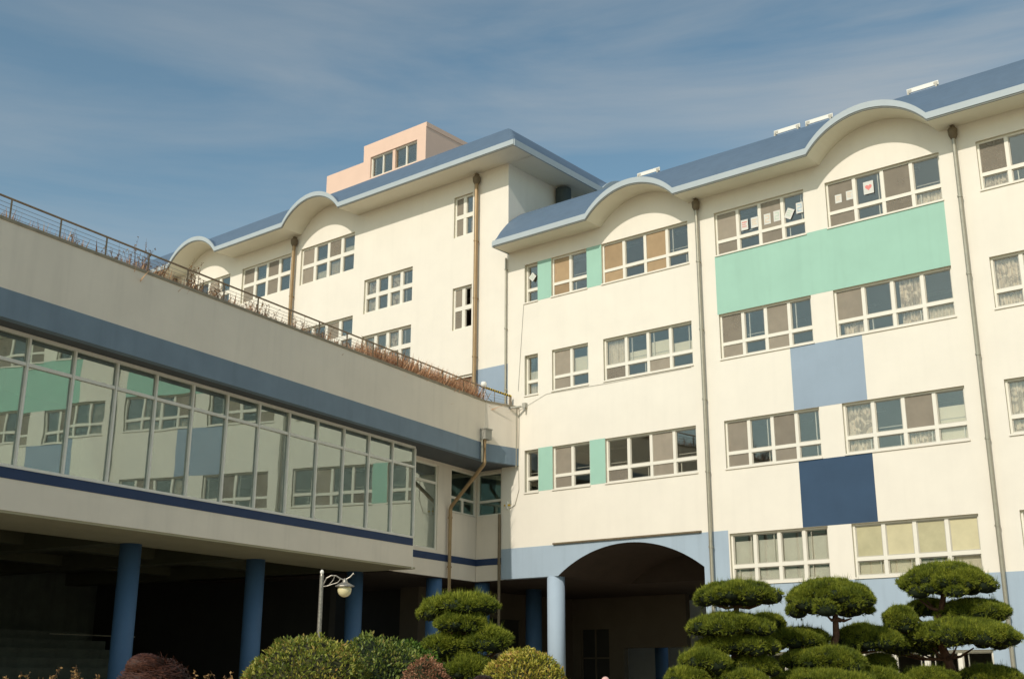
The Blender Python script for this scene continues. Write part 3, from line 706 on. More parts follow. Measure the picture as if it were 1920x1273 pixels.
# ================================================================== link wing with the long glass front
B4 = thing('link_wing', 'raised wing on blue round columns with a long green glass front under a terrace', 'building', tuple(W(-24, 15, 0)))
S0, S1 = 2.05, 28.85
CG = -20.37; CP = -19.79; CR = -21.22
ZS = 8.42; ZC = 10.46
bend = Vector(W(CP, 32.01, 0)); jn = Vector((-24.21, 30.0, 0)); jn2 = Vector((-24.41, 30.0, 0)); bend2 = Vector(W(CP-.2, 31.98, 0))
def strip(z0, z1, k, o=0.0):
    mb = MB()
    a = Vector(W(CP+o, -12, 0)); b = Vector(W(CP+o, 32.01, 0)); c = jn + Vector((o, 0, 0))
    a2 = Vector(W(CP-.2, -12, 0))
    mb.prism([(a.x, a.y), (b.x, b.y), (c.x, c.y), (jn2.x, jn2.y), (bend2.x, bend2.y), (a2.x, a2.y)], z0, z1, k); return mb
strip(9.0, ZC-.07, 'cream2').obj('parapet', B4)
strip(ZS, 9.0, 'band', 0.004).obj('blue_band', B4)
strip(ZC-.07, ZC, 'capm', 0.02).obj('parapet_cap', B4)
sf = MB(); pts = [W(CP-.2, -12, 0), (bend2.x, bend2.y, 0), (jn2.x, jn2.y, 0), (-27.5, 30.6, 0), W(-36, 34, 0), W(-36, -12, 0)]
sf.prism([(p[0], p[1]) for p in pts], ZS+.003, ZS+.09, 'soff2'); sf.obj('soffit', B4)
df = MB(); pts = [W(CP-.2, -12, 0), (bend2.x, bend2.y, 0), (jn2.x, jn2.y, 0), (-31.0, 29.99, 0), W(-37, 29, 0), W(-37, -12, 0)]
df.prism([(p[0], p[1]) for p in pts], 9.5, 9.7, 'soil'); df.obj('terrace_floor', B4)

TL = lambda u, w, z: W(CG-w, u, z)
# glass front: one frame, each pane its own part
fr = MB(); T0 = TL
fr.box(S0, S1, -0.03, 0.08, 8.34, 8.41, 'alu', T0); fr.box(S0, S1, -0.03, 0.08, 5.60, 5.66, 'alu', T0)
NP = 23; PW = (S1-S0)/NP
edges = [S0+i*PW for i in range(NP+1)]
for i in range(NP):
    fr.box(edges[i]+.03, edges[i+1]-.03, -0.02, 0.08, 7.735, 7.805, 'alu', T0)
for e in edges: fr.box(e-.024, e+.024, -0.035, 0.08, 5.66, 8.34, 'alu', T0)
fr.obj('glazing_frame', B4)
Rz = LA + math.pi/2
for i in range(NP):
    cu = (edges[i]+edges[i+1])/2
    for (a, b) in ((5.66, 7.735), (7.805, 8.34)):
        p = TL(cu, 0.03, (a+b)/2)
        o_ = boxpart('pane', B4, p[0], p[1], p[2], PW-.06, 0.01, b-a, 'glassl', Rz)
        o_.rotation_euler = (R(random.gauss(0, .12)), 0, Rz + R(random.gauss(0, .10)))
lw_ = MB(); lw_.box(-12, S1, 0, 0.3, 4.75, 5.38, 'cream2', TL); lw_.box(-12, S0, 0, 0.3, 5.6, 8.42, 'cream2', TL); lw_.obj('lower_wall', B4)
nb = MB(); nb.box(-12, S1, -0.012, 0.3, 5.38, 5.60, 'stripe', TL); nb.obj('navy_band', B4)
eb = MB(); eb.box(S1+.001, S1+.03, -.0, CG-CR, 4.70, 8.41, 'frame', TL); eb.obj('end_wall', B4)
ub = MB()
ub.box(-12, S1+.2, 0.02, 2.45, 4.70, 4.75, 'underbeam', TL); ub.obj('beam_underside', B4)
# corridor inside
ci = MB()
ci.box(-12, S1-.02, .3, 5.2, 5.30, 5.45, 'room', TL); ci.box(-12, S1-.02, .3, 5.2, 8.30, 8.415, 'room', TL)
ci.box(-12, S1-.02, 4.4, 4.55, 5.45, 6.5, 'room', TL); ci.box(-12, S1-.02, 4.4, 4.55, 7.9, 8.3, 'room', TL)
s = -12
while s < S1: ci.box(s, s+.5, 4.4, 4.55, 6.5, 7.9, 'room', TL); s += 3.5
for s in frange(1.0, 28.2, 4.47): ci.box(s-.12, s+.12, 0.5, 0.8, 5.45, 8.3, 'greybox', TL)
ci.box(S1-.12, S1-.02, .3, 5.2, 5.45, 8.3, 'room', TL)
ci.obj('corridor', B4)

# recessed part next to the main building
TC = lambda u, w, z: W(CR-w, u, z)
SI = 33.80
rw = MB()
holesC = [(28.9, 31.42, 5.52, 8.30), (32.22, SI-.02, 6.85, 8.33)]
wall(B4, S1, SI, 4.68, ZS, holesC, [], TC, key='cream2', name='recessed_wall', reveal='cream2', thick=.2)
st_ = MB(); st_.box(S1+.03, SI+.001, -0.012, 0, 5.20, 5.42, 'stripe', TC); st_.obj('navy_band', B4)
fw = MB()
for a, b, c, d in ((28.9, 31.42, 8.24, 8.30), (28.9, 31.42, 5.52, 5.58), (28.9, 31.42, 7.66, 7.74)): fw.box(a, b, .04, .12, c, d, 'frame', TC)
for a in (28.9, 30.0, 31.36): fw.box(a, a+.06, .035, .12, 5.58, 8.24, 'frame', TC)
fo = fw.obj('window', B4)
for a, b in ((28.96, 30.0), (30.06, 31.36)):
    for c, d in ((5.58, 7.66), (7.74, 8.24)):
        p = TC((a+b)/2, .08, (c+d)/2); boxpart('pane', fo, p[0], p[1], p[2], b-a, .01, d-c, 'glassl', Rz)
# corner window pair
def cwin(T, rot, u0, u1, nc, low):
    fw = MB(); z0, z1, zt = 6.87, 8.33, 7.37
    fw.box(u0, u1, .05, .13, z1-.05, z1, 'frame', T); fw.box(u0, u1, .03, .13, z0, z0+.05, 'frame', T); fw.box(u0+.05, u1-.05, .05, .13, zt-.04, zt+.04, 'frame', T)
    for a in (u0, u1-.05): fw.box(a, a+.05, .05, .13, z0+.05, z1-.05, 'frame', T)
    for q in low: fw.box(q-.06, q+.06, .05, .13, z0+.05, zt-.04, 'frame', T)
    o = fw.obj('window', B4)
    p = T((u0+u1)/2, .09, (zt+z1)/2); boxpart('pane', o, p[0], p[1], p[2], u1-u0-.1, .01, z1-zt-.09, 'glassd', rot)
    es = [u0+.05]+[v for q in low for v in (q-.06, q+.06)]+[u1-.05]
    for i in range(0, len(es), 2):
        p = T((es[i]+es[i+1])/2, .09, (zt+z0)/2); boxpart('pane', o, p[0], p[1], p[2], es[i+1]-es[i], .01, zt-z0-.09, 'glassd', rot)
    return o
cwin(TC, Rz, 32.22, SI-.02, 2, [33.0])
YI = 30.13
XI = W(CR, SI, 0)[0]
TI = lambda u, w, z: (u, YI+w, z)
wall(B4, XI, -24.9, 4.68, ZS, [(XI+.03, -25.08, 6.87, 8.33)], [], TI, key='cream2', name='corner_wall', reveal='cream2', thick=.2)
st_ = MB(); st_.box(XI, -25.06, -.012, 0, 5.20, 5.42, 'stripe', TI); st_.obj('navy_band', B4)
cw2 = cwin(TI, 0.0, XI+.03, -25.08, 1, [])
ck = MB()
for j in range(20):
    u = -25.62+.4*j/20; v2 = u+.02
    ck.face([(u, 30.5+.03*math.sin(j*1.3), 7.4), (v2, 30.5+.03*math.sin((j+1)*1.3), 7.4), (v2, 30.5+.03*math.sin((j+1)*1.3), 8.3), (u, 30.5+.03*math.sin(j*1.3), 8.3)], 'greyfilm')
ck.obj('curtain', cw2, fix=False)
# underside of the recessed part and the dark hall below
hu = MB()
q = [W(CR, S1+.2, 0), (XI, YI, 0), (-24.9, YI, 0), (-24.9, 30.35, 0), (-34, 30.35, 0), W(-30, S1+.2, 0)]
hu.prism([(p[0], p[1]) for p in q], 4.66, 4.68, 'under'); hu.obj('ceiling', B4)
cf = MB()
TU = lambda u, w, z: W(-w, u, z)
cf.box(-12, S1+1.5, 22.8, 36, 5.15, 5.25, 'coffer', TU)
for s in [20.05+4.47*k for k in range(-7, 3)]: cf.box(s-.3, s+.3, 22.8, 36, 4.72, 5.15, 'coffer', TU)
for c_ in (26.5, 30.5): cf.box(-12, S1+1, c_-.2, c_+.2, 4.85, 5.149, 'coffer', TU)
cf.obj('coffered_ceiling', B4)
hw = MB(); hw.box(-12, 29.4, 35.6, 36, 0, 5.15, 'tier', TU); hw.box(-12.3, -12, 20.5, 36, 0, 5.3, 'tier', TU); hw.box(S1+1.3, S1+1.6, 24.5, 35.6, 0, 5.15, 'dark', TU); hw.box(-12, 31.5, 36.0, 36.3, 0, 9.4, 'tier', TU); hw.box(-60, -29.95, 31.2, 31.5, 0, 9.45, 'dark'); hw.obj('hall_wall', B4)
for k in range(8):
    tb = MB(); c0 = 26.2+1.0*k; tb.box(-12, S1-1, c0, 35.6, 0.3*k+.004*(k == 0), 0.3*(k+1)+.6, 'tier', TU) if k == 0 else tb.box(-12, S1-1, c0, 35.6, 0.3*k+.6, 0.3*(k+1)+.6, 'tier', TU)
    tb.obj('seating_tier', B4)
sr = MB()
for k in range(4):
    s_ = 8+5*k; sr.tube([W(-29.0, s_, 2.75), W(-29.0, s_+3.2, 2.75)], .02, 'steel', 6)
sr.obj('hand_bar', B4)
for s in [20.05+4.47*k for k in range(-4, 3)]:
    cb = MB(); p = W(-22.62, s, 0); cb.lathe((p[0], p[1], 0), [(.26, 0), (.26, 4.70)], 'colm', 40); o = cb.obj('column', B4)
    for p_ in o.data.polygons: p_.use_smooth = len(p_.vertices) == 4
for c_, s in ((-21.52, 31.75), ):
    cb = MB(); p = W(c_, s, 0); cb.lathe((p[0], p[1], 0), [(.26, 0), (.26, 4.66)], 'colm', 40); o = cb.obj('column', B4)
    for p_ in o.data.polygons: p_.use_smooth = len(p_.vertices) == 4
cb = MB(); cb.lathe((-26.2, 30.5, 0), [(.26, 0), (.26, 4.66)], 'colm', 40); o = cb.obj('column', B4)
for p_ in o.data.polygons: p_.use_smooth = len(p_.vertices) == 4
# drainpipe crossing the recess
P1 = Vector((-24.37, 28.42, 9.10)); P2 = Vector((-24.37, 28.42, 8.30)); P3 = Vector(W(-21.10, 32.0, 6.95))
dp = MB(); dp.tube([P1, P2 + Vector((0, 0, .03)), P2+Vector((-.03, 0, -.04)), P3+Vector((.04, 0, .05)), P3+Vector((0, 0, -.05)), (P3.x, P3.y, 0.2)], .062, 'bronze', 14)
dp.tube([P1+Vector((.0, -.13, 0)), P2+Vector((0, -.13, 0.02))], .03, 'steel', 8)
for z in (6.6, 5.0, 3.4, 1.6): dp.tube([(P3.x, P3.y, z), (P3.x, P3.y, z+.05)], .078, 'bronze', 12)
o = dp.obj('drainpipe', B4); hb = MB(); hb.box(-24.53, -24.22, 28.28, 28.60, 9.08, 9.42, 'greybox'); hb.box(-24.55, -24.20, 28.26, 28.62, 9.40, 9.44, 'greybox'); hb.obj('hopper_head', o)
cp = MB(); cp.tube([(-24.24, 29.9, 10.4), (-24.24, 29.9, 8.35)], .025, 'steel', 8); cp.obj('conduit', B4)

# ================================================================== terrace railing
RL = thing('terrace_railing', 'rusty metal railing with thin wires along the planted terrace edge', 'railing', W(-19.95, 20, ZC))
hr = MB(); zr = 10.95; cR = -19.93
hr.tube([W(cR, -11, zr), W(cR, 31.95, zr), ], .024, 'rail', 8); hr.obj('handrail', RL)
for k in range(-20, 16):
    s = 13.72+1.225*k
    if -11 < s < 32.2:
        pb = MB(); p = W(cR, s, 0); pb.box(p[0]-.014, p[0]+.014, p[1]-.014, p[1]+.014, ZC, zr, 'rail'); pb.obj('post', RL)
for z in (10.56, 10.65, 10.74, 10.83):
    wb = MB(); wb.tube([W(cR, -11, z), W(cR, 31.95, z)], .005, 'railg', 5); wb.obj('wire', RL)
E0 = Vector(W(cR, 31.95, zr)); E1 = Vector((-24.44, 29.86, zr-.12))
hz = MB(); nseg = 26
for i in range(nseg):
    a = E0.lerp(E1, i/nseg); b = E0.lerp(E1, (i+1)/nseg)
    hz.tube([a, b], .036, 'yellow' if i % 2 else 'black', 10)
hz.obj('hazard_sleeve', RL)
eb = MB(); eb.tube([E1, E1-Vector((0, 0, .06)), (E1.x, E1.y, ZC)], .026, 'rail', 8); eb.tube([E1+Vector((0, -.08, -.03)), (E1.x, E1.y-.08, ZC)], .018, 'rail', 8)
m_ = E0.lerp(E1, .45); eb.tube([(m_.x, m_.y, ZC), (m_.x, m_.y, m_.z)], .012, 'rail', 6)
for z in (10.56, 10.65, 10.74): eb.tube([(E0.x, E0.y, z), (E1.x, E1.y, z)], .005, 'railg', 5)
eb.obj('end_post', RL)

FL = thing('floodlight', 'small round white floodlight on the rail beside the yellow and black sleeve', 'floodlight', (-24.68, 28.5, 10.9))
q = MB(); q.lathe((-24.55, 28.55, 10.90), [(.03, 0), (.09, .03), (.10, .12), (.08, .19), (.02, .21)], 'white', 16); q.obj('housing', FL, smooth=True)
q = MB(); q.tube([(-24.55, 28.55, 10.9), (-24.52, 28.62, 10.75), (-24.5, 28.75, 10.55), (-24.47, 28.9, 10.48)], .008, 'black', 6); q.obj('cable', FL)
CC = thing('security_camera', 'small pale security camera on a bracket where the parapet meets the cream wall', 'camera', (-23.85, 30, 10.4))
q = MB(); q.box(-23.95, -23.82, 29.86, 30.0, 10.36, 10.52, 'room'); q.obj('bracket_box', CC)
q = MB(); q.tube([(-23.95, 29.84, 10.40), (-24.25, 29.6, 10.34)], .038, 'room', 10); q.tube([(-24.25, 29.6, 10.34), (-24.27, 29.585, 10.337)], .04, 'black', 10); q.obj('camera_body', CC)
q = MB(); q.tube([(-23.86, 29.88, 10.36), (-23.86, 29.86, 10.24)], .035, 'greybox', 8); q.obj('lamp', CC)

# ================================================================== paper notices taped inside windows
def notice(x, z, w, h, rot, label, motif):
    t = thing('paper_notice', label, 'paper sign', (x, 30.07, z), 'paper sheets stuck on classroom windows')
    def Rr(u, v, y=0): c, s = math.cos(rot), math.sin(rot); return (x+u*c-v*s, 30.106+y, z+u*s+v*c)
    mb = MB(); mb.hexa([Rr(-w/2, -h/2), Rr(w/2, -h/2), Rr(w/2, -h/2, .002), Rr(-w/2, -h/2, .002), Rr(-w/2, h/2), Rr(w/2, h/2), Rr(w/2, h/2, .002), Rr(-w/2, h/2, .002)], 'paper'); mb.obj('sheet', t)
    mb = MB()
    if motif == 'heart':
        pts = []
        for i in range(40):
            a = 2*math.pi*i/40; pts.append(Rr(.0062*16*math.sin(a)**3, .0062*(13*math.cos(a)-5*math.cos(2*a)-2*math.cos(3*a)-math.cos(4*a))+.01, -.002))
        mb.face(pts, 'red')
    elif motif.startswith('glyph'):
        k = motif[5:]
        for (a, b, c, d) in ((-.3, .3, .25, .33), (.2, .3, 0, .25), (-.3, .3, -.04, .03), (-.3, -.2, -.3, -.04), (-.3, .3, -.33, -.25)):
            mb.face([Rr(a*w, c*h, -.002), Rr(b*w, c*h, -.002), Rr(b*w, d*h, -.002), Rr(a*w, d*h, -.002)], k)
    else:
        for (a, b, c, d) in ((-.35, .35, .2, .3), (-.35, .2, 0, .08), (-.35, .3, -.2, -.12)):
            mb.face([Rr(a*w, c*h, -.002), Rr(b*w, c*h, -.002), Rr(b*w, d*h, -.002), Rr(a*w, d*h, -.002)], motif)
    mb.obj('print', t, fix=False)
notice(-11.42, 15.08, .30, .38, 0, 'white sheet with a red heart in the dark pane beside the beige screen', 'heart')
notice(-12.34, 14.98, .20, .26, 0, 'left one of two faint sheets in the pane next to the heart drawing', 'orangep')
notice(-12.0, 15.0, .20, .28, 0, 'right one of two faint sheets in the pane next to the heart drawing', 'orangep')
notice(-15.39, 14.93, .24, .34, 0, 'leftmost white sheet in the second pane of the notice window', 'red')
notice(-15.05, 14.93, .24, .34, 0, 'white sheet with orange print right of the leftmost one', 'orangep')
notice(-14.62, 14.93, .22, .34, 0, 'yellowish sheet at the left of the screened third pane', 'glyphorangep')
notice(-14.30, 14.95, .22, .34, 0, 'sheet with green print at the right of the screened third pane', 'glyphgreenp')
notice(-13.90, 14.92, .24, .32, -.5, 'tilted white sheet in the last pane of the notice window', 'greenp')
notice(-13.56, 15.02, .22, .34, 0, 'white sheet with a blue figure beside the tilted sheet', 'glyphbluep')
notice(-23.68, 15.06, .24, .24, .8, 'diamond turned white sheet in the narrow window by the corner pipe', 'greenp')

# ================================================================== fast triangle meshes for foliage
def trimesh(name, V, F, key_idx, keys):
    me = bpy.data.meshes.new(name)
    V = np.asarray(V, np.float32); F = np.asarray(F, np.int32)
    me.vertices.add(len(V)); me.vertices.foreach_set('co', V.ravel())
    me.loops.add(F.size); me.loops.foreach_set('vertex_index', F.ravel())
    k = F.shape[1]
    me.polygons.add(len(F)); me.polygons.foreach_set('loop_start', np.arange(0, F.size, k, dtype=np.int32)); me.polygons.foreach_set('loop_total', np.full(len(F), k, np.int32))
    for q in keys: me.materials.append(M[q])
    me.polygons.foreach_set('material_index', np.asarray(key_idx, np.int32))
    me.update(calc_edges=True); me.validate(); return me
def unit(v): return v/np.maximum(np.linalg.norm(v, axis=-1, keepdims=True), 1e-9)
def ico(sub=2):
    bm = bmesh.new(); bmesh.ops.create_icosphere(bm, subdivisions=sub, radius=1); v = np.array([x.co[:] for x in bm.verts]); f = np.array([[a.index for a in q.verts] for q in bm.faces]); bm.free(); return v, f
ICO2 = ico(2)
def blades(P, D, ln, wd, spread, per):
    """P points, D directions: per thin triangles around each direction"""
    n = len(P); P = np.repeat(P, per, 0); D = np.repeat(D, per, 0)
    d = unit(D + RNG.normal(0, spread, P.shape)); s = unit(np.cross(d, RNG.normal(size=P.shape)))
    l_ = ln*RNG.uniform(.6, 1.2, (len(P), 1))
    b0 = P - s*wd/2; b1 = P + s*wd/2; t = P + d*l_
    V = np.stack([b0, b1, t], 1).reshape(-1, 3); F = np.arange(len(V)).reshape(-1, 3); return V, F
def leaves(P, D, ln, wd, spread):
    d = unit(D + RNG.normal(0, spread, P.shape)); s = unit(np.cross(d, RNG.normal(size=P.shape)))
    l_ = ln*RNG.uniform(.6, 1.25, (len(P), 1)); w_ = wd*RNG.uniform(.7, 1.2, (len(P), 1))
    up = unit(np.cross(s, d))*l_*.12
    V = np.stack([P, P+d*l_*.5+s*w_/2+up, P+d*l_, P+d*l_*.5-s*w_/2+up], 1).reshape(-1, 3); F = np.arange(len(V)).reshape(-1, 4); return V, F

def pine_pad(parent, c, rx, ry, rz, dens=1500, seed=0):
    """one cloud of a clipped pine: many small lumps on a flat-bottomed dome, each bristling with needles"""
    global RNG
    RNG = np.random.default_rng(seed+11)
    c = np.array(c)
    lr = min(0.17, rz*.55)
    nl = int(max(14, 2.3*math.pi*rx*ry/(lr*lr)*(1+.5*rz/rx)))
    an = RNG.uniform(0, 2*math.pi, nl); rr = np.sqrt(RNG.uniform(0, 1, nl))
    x = (rx-lr*.8)*rr*np.cos(an); y = (ry-lr*.8)*rr*np.sin(an)
    top = (rz-lr*.5)*np.sqrt(np.maximum(0, 1-rr**2*.93))
    z = np.where(RNG.uniform(size=nl) < .72, top, RNG.uniform(.15, 1, nl)*top)
    C = np.stack([x, y, z], 1)
    lrs = lr*RNG.uniform(.6, 1.3, nl)
    v, f = ICO2; V = []; F = []; K = []; off = 0
    for i in range(nl):
        vv = C[i]+v*np.array([lrs[i], lrs[i], lrs[i]*.62])*.86; V.append(vv); F.append(f+off); off += len(v)
    Vc = np.concatenate(V); Fc = np.concatenate(F)
    npts = int(dens*nl*lr*lr*3.4)
    li = RNG.integers(0, nl, npts); dd = unit(RNG.normal(size=(npts, 3))); dd[:, 2] = np.abs(dd[:, 2])*np.where(RNG.uniform(size=npts) < .85, 1, -.4)
    dd = unit(dd)
    P = C[li] + dd*np.stack([lrs[li], lrs[li], lrs[li]*.62], 1)*.9
    D = unit(dd + np.array([0, 0, .55]))
    Vb, Fb = blades(P, D, .066, .012, .45, 7)
    sh = RNG.random(len(P)) < .014; V3, F3 = blades(P[sh], unit(D[sh]*.4+np.array([0, 0, 1])), .15, .010, .15, 6)
    Fb = np.concatenate([Fb, F3+len(Vb)]); Vb = np.concatenate([Vb, V3])
    V = np.concatenate([Vc, Vb]); F = np.concatenate([Fc, Fb+len(Vc)]); K = np.r_[np.zeros(len(Fc)), np.ones(len(Fb))]
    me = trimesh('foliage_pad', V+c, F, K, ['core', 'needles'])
    return link('foliage_pad', me, parent)

fwd = f_
def ray(px, py): return f_ + r_*((px-960)/2163.73) - u_*((py-636.5)/2163.73)
def at(px, py, dep): return Vector((0, 0, 1.6)) + ray(px, py)*dep   # a measured point of the place, given its distance

def cloud_pine(label, base, dep, trunk, pads, seed, group):
    """trunk: list of (px,py) through the stem; pads: (px0,px1,py0,py1,doff)"""
    b = at(base, 1274, dep); t = thing('cloud_pine', label, 'pine tree', (b.x, b.y, 0.1), group)
    mb = MB(); pts = [Vector((b.x+.15, b.y, .1)), Vector((b.x+.05, b.y, .8))] + [at(px, py, dep) for px, py in trunk]
    nn = len(pts); mb.tube(pts, [.11-.065*i/(nn-1) for i in range(nn)], 'bark', 10); mb.obj('trunk', t, smooth=True)
    for i, (x0, x1, y0, y1, do) in enumerate(pads):
        d = dep+do; cpt = at((x0+x1)/2, y1-(y1-y0)*.30, d); rx = (x1-x0)/2*d/2163.73; rz = (y1-y0)*.74*d/2163.73
        pine_pad(t, cpt, rx, max(.34, rx*.85), rz*1.06, seed=seed*20+i)
        # limb from the stem to the cloud
        stem = min(pts, key=lambda q: abs(q.z-(cpt.z-.15)))
        lb = MB(); s0 = Vector((stem.x, stem.y, min(stem.z, cpt.z-.05)))
        for q in range(3):
            a_ = random.uniform(0, 6.28); e_ = cpt + Vector((math.cos(a_)*rx*.55, math.sin(a_)*rx*.45, -rz*.1))
            mid = s0.lerp(e_, .5)+Vector((0, 0, -.05)); lb.tube([s0, mid, e_], [.035, .025, .012], 'bark', 6)
        lb.obj('limb', t)
    return t

grp = 'clipped cloud pines in the front bed'
cloud_pine('cloud pine with five clipped clouds in front of the dark passage', 868, 16, [(868, 1255), (862, 1215), (866, 1180), (868, 1150)],
           [(802, 938, 1121, 1160, 0), (786, 860, 1128, 1174, .5), (811, 918, 1155, 1192, -.2), (872, 957, 1182, 1232, -.3), (788, 884, 1198, 1252, -.2), (834, 928, 1237, 1290, -.5), (760, 850, 1245, 1300, -.1)], 1, grp)
cloud_pine('leftmost of the three right pines with a flat top cloud beside the drainpipe', 1378, 19, [(1376, 1245), (1384, 1210), (1380, 1170), (1381, 1135)],
           [(1301, 1465, 1098, 1143, 0), (1286, 1449, 1158, 1202, -.2), (1300, 1466, 1196, 1235, -.1), (1268, 1376, 1225, 1275, -.5), (1372, 1462, 1234, 1273, -.3), (1250, 1330, 1256, 1300, -.7), (1405, 1472, 1156, 1184, .9), (1325, 1450, 1262, 1306, -.6)], 2, grp)
cloud_pine('middle one of the three right pines with a single domed top', 1566, 19.5, [(1562, 1250), (1560, 1220), (1568, 1190), (1566, 1150)],
           [(1472, 1645, 1096, 1176, 0), (1436, 1560, 1184, 1222, .2), (1555, 1700, 1182, 1228, .3), (1461, 1622, 1219, 1266, -.2), (1440, 1645, 1260, 1305, -.5), (1615, 1682, 1234, 1272, .4), (1580, 1650, 1176, 1205, 1.2), (1560, 1705, 1258, 1304, -.1)], 3, grp)
cloud_pine('rightmost and tallest right pine with a high dome and a twig tuft on top', 1788, 20, [(1785, 1262), (1776, 1235), (1752, 1180), (1765, 1145), (1770, 1110)],
           [(1684, 1863, 1066, 1140, 0), (1760, 1893, 1130, 1171, -.1), (1660, 1718, 1146, 1192, -.3), (1700, 1909, 1168, 1226, -.4), (1655, 1760, 1190, 1235, .4), (1690, 1800, 1258, 1300, -.5), (1790, 1918, 1256, 1300, -.4), (1700, 1780, 1130, 1166, .7)], 4, grp)

def dome_shrub(name, label, px, top, dep, rx, rz, leafk, corek, n, ln, wd, cat='shrub', group=None, lumpy=.04, seed=0):
    global RNG
    RNG = np.random.default_rng(seed+101)
    p = at(px, top, dep); zt = p.z; cz = zt-rz
    t = thing(name, label, cat, (p.x, p.y, .1), group)
    v, f = ico(4); V = v.copy()
    V *= np.array([1, 1, 1])
    nzv = np.array([mn.noise(Vector(q)*3.2 + Vector((seed*3.1, 0, 0))) for q in v])
    V = V*(1+nzv[:, None]*lumpy*1.4)*np.array([rx, rx, rz])*.93
    Vw = V + np.array([p.x, p.y, cz]); Vw[:, 2] = np.maximum(Vw[:, 2], .12)
    dd = unit(RNG.normal(size=(n, 3)))
    dd = dd[(dd[:, 2] > -.35)]
    nzd = np.array([mn.noise(Vector(q)*3.2 + Vector((seed*3.1, 0, 0))) for q in dd])
    rad = (1+nzd*lumpy*1.4)*RNG.uniform(.90, 1.0, len(dd))
    P = dd*rad[:, None]*np.array([rx, rx, rz]) + np.array([p.x, p.y, cz])
    D = unit(dd/np.array([rx, rx, rz]) + RNG.normal(0, .25, dd.shape) + np.array([0, 0, .3]))
    Vl, Fl = leaves(P, D, ln, wd, .55)
    Fl3 = np.concatenate([Fl[:, [0, 1, 2]], Fl[:, [0, 2, 3]]])
    Va = np.concatenate([Vw, Vl]); Fa = np.concatenate([f, Fl3+len(Vw)]); K = np.r_[np.zeros(len(f)), np.ones(len(Fl3))]
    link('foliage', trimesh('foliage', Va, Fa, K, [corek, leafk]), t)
    mb = MB()
    for i in range(6):
        a = i*1.05; mb.tube([(p.x+.05*math.cos(a), p.y+.05*math.sin(a), .1), (p.x+.4*rx*math.cos(a), p.y+.4*rx*math.sin(a), cz+.1)], [.025, .012], 'bark', 6)
    mb.obj('stem', t)
    return t
dome_shrub('azalea_bush', 'large round clipped bush below the street lamp, green flecked with brown', 580, 1191, 12.0, .80, .95, 'azalea', 'core2', 21000, .052, .022, lumpy=.09, seed=1)
dome_shrub('azalea_bush', 'darker green clipped bush right behind the lamp bush', 700, 1198, 12.9, .84, .95, 'azalea3', 'core', 18000, .052, .023, lumpy=.11, seed=2)
dome_shrub('azalea_bush', 'yellow green clipped dome bush in front of the pale column', 983, 1216, 12.5, .58, .85, 'azalea2', 'core2', 18000, .048, .021, lumpy=.07, seed=3)
dome_shrub('nandina_bush', 'low reddish brown bush left of the small cloud pine', 800, 1238, 12.3, .32, .55, 'redleaf', 'core2', 6000, .040, .018, lumpy=.16, seed=4)
dome_shrub('hedge_bush', 'low fresh green bush between the clipped bush and the small pine', 762, 1208, 13.6, .50, .70, 'hedge', 'core', 12000, .05, .02, lumpy=.12, seed=5)

def dry_shrub(name, label, p, h, w, nst, nleaf, seed, key='dryleaf', lsz=.035, group=None, zb=0.1, cat='dry shrub'):
    rnd = random.Random(seed); t = thing(name, label, cat, (p[0], p[1], zb), group)
    mb = MB(); tips = []
    for i in range(nst):
        a = rnd.uniform(0, 6.28); r1 = rnd.uniform(.1, 1)*w; b = Vector((p[0]+rnd.uniform(-.1, .1)*w, p[1]+rnd.uniform(-.1, .1)*w, zb))
        e = Vector((p[0]+math.cos(a)*r1, p[1]+math.sin(a)*r1, zb+h*rnd.uniform(.6, 1.05))); mdl = b.lerp(e, .5)+Vector((rnd.uniform(-.1, .1)*w, rnd.uniform(-.1, .1)*w, .08*h))
        mb.tube([b, mdl, e], [.009, .006, .003], 'twig', 4)
        for q in range(3):
            s_ = mdl.lerp(e, rnd.random()); ee = s_+Vector((rnd.uniform(-.3, .3)*w, rnd.uniform(-.3, .3)*w, rnd.uniform(.05, .28)*h)); mb.tube([s_, ee], [.004, .002], 'twig', 4); tips.append((s_, ee))
        tips.append((mdl, e))
    mb.obj('stem', t, fix=False)
    if nleaf:
        g_ = np.random.default_rng(seed); ii = g_.integers(0, len(tips), nleaf); tt = g_.uniform(.2, 1.05, nleaf)
        A = np.array([q[0][:] for q in tips]); Bq = np.array([q[1][:] for q in tips])
        P = A[ii]*(1-tt[:, None])+Bq[ii]*tt[:, None]
        V, F = leaves(P, g_.normal(size=P.shape), lsz, lsz*.6, .5); link('leaves', trimesh('leaves', V, F, np.zeros(len(F)), [key]), t)
    return t
# dry shrubs at the foot of the dark hall
for i, (px, top, dep, w, lab) in enumerate(((25, 1250, 17, .5, 'dark leafless shrub in the bottom left corner'), (95, 1247, 15.5, .55, 'orange brown shrub with long bare shoots left of the first column'), (150, 1238, 16.2, .45, 'sparse twiggy shrub nearest the first blue column'),
        (365, 1250, 16, .45, 'russet shrub showing past the auburn hair'), (425, 1243, 16.5, .55, 'rust coloured shrub at the foot of the second column'))):
    p = at(px, top, dep); dry_shrub('dry_shrub', lab, (p.x, p.y), (p.z-.1)*.76, w, 60, 4200, 40+i, 'dryleaf', .05, 'dry shrubs below the glass wing')

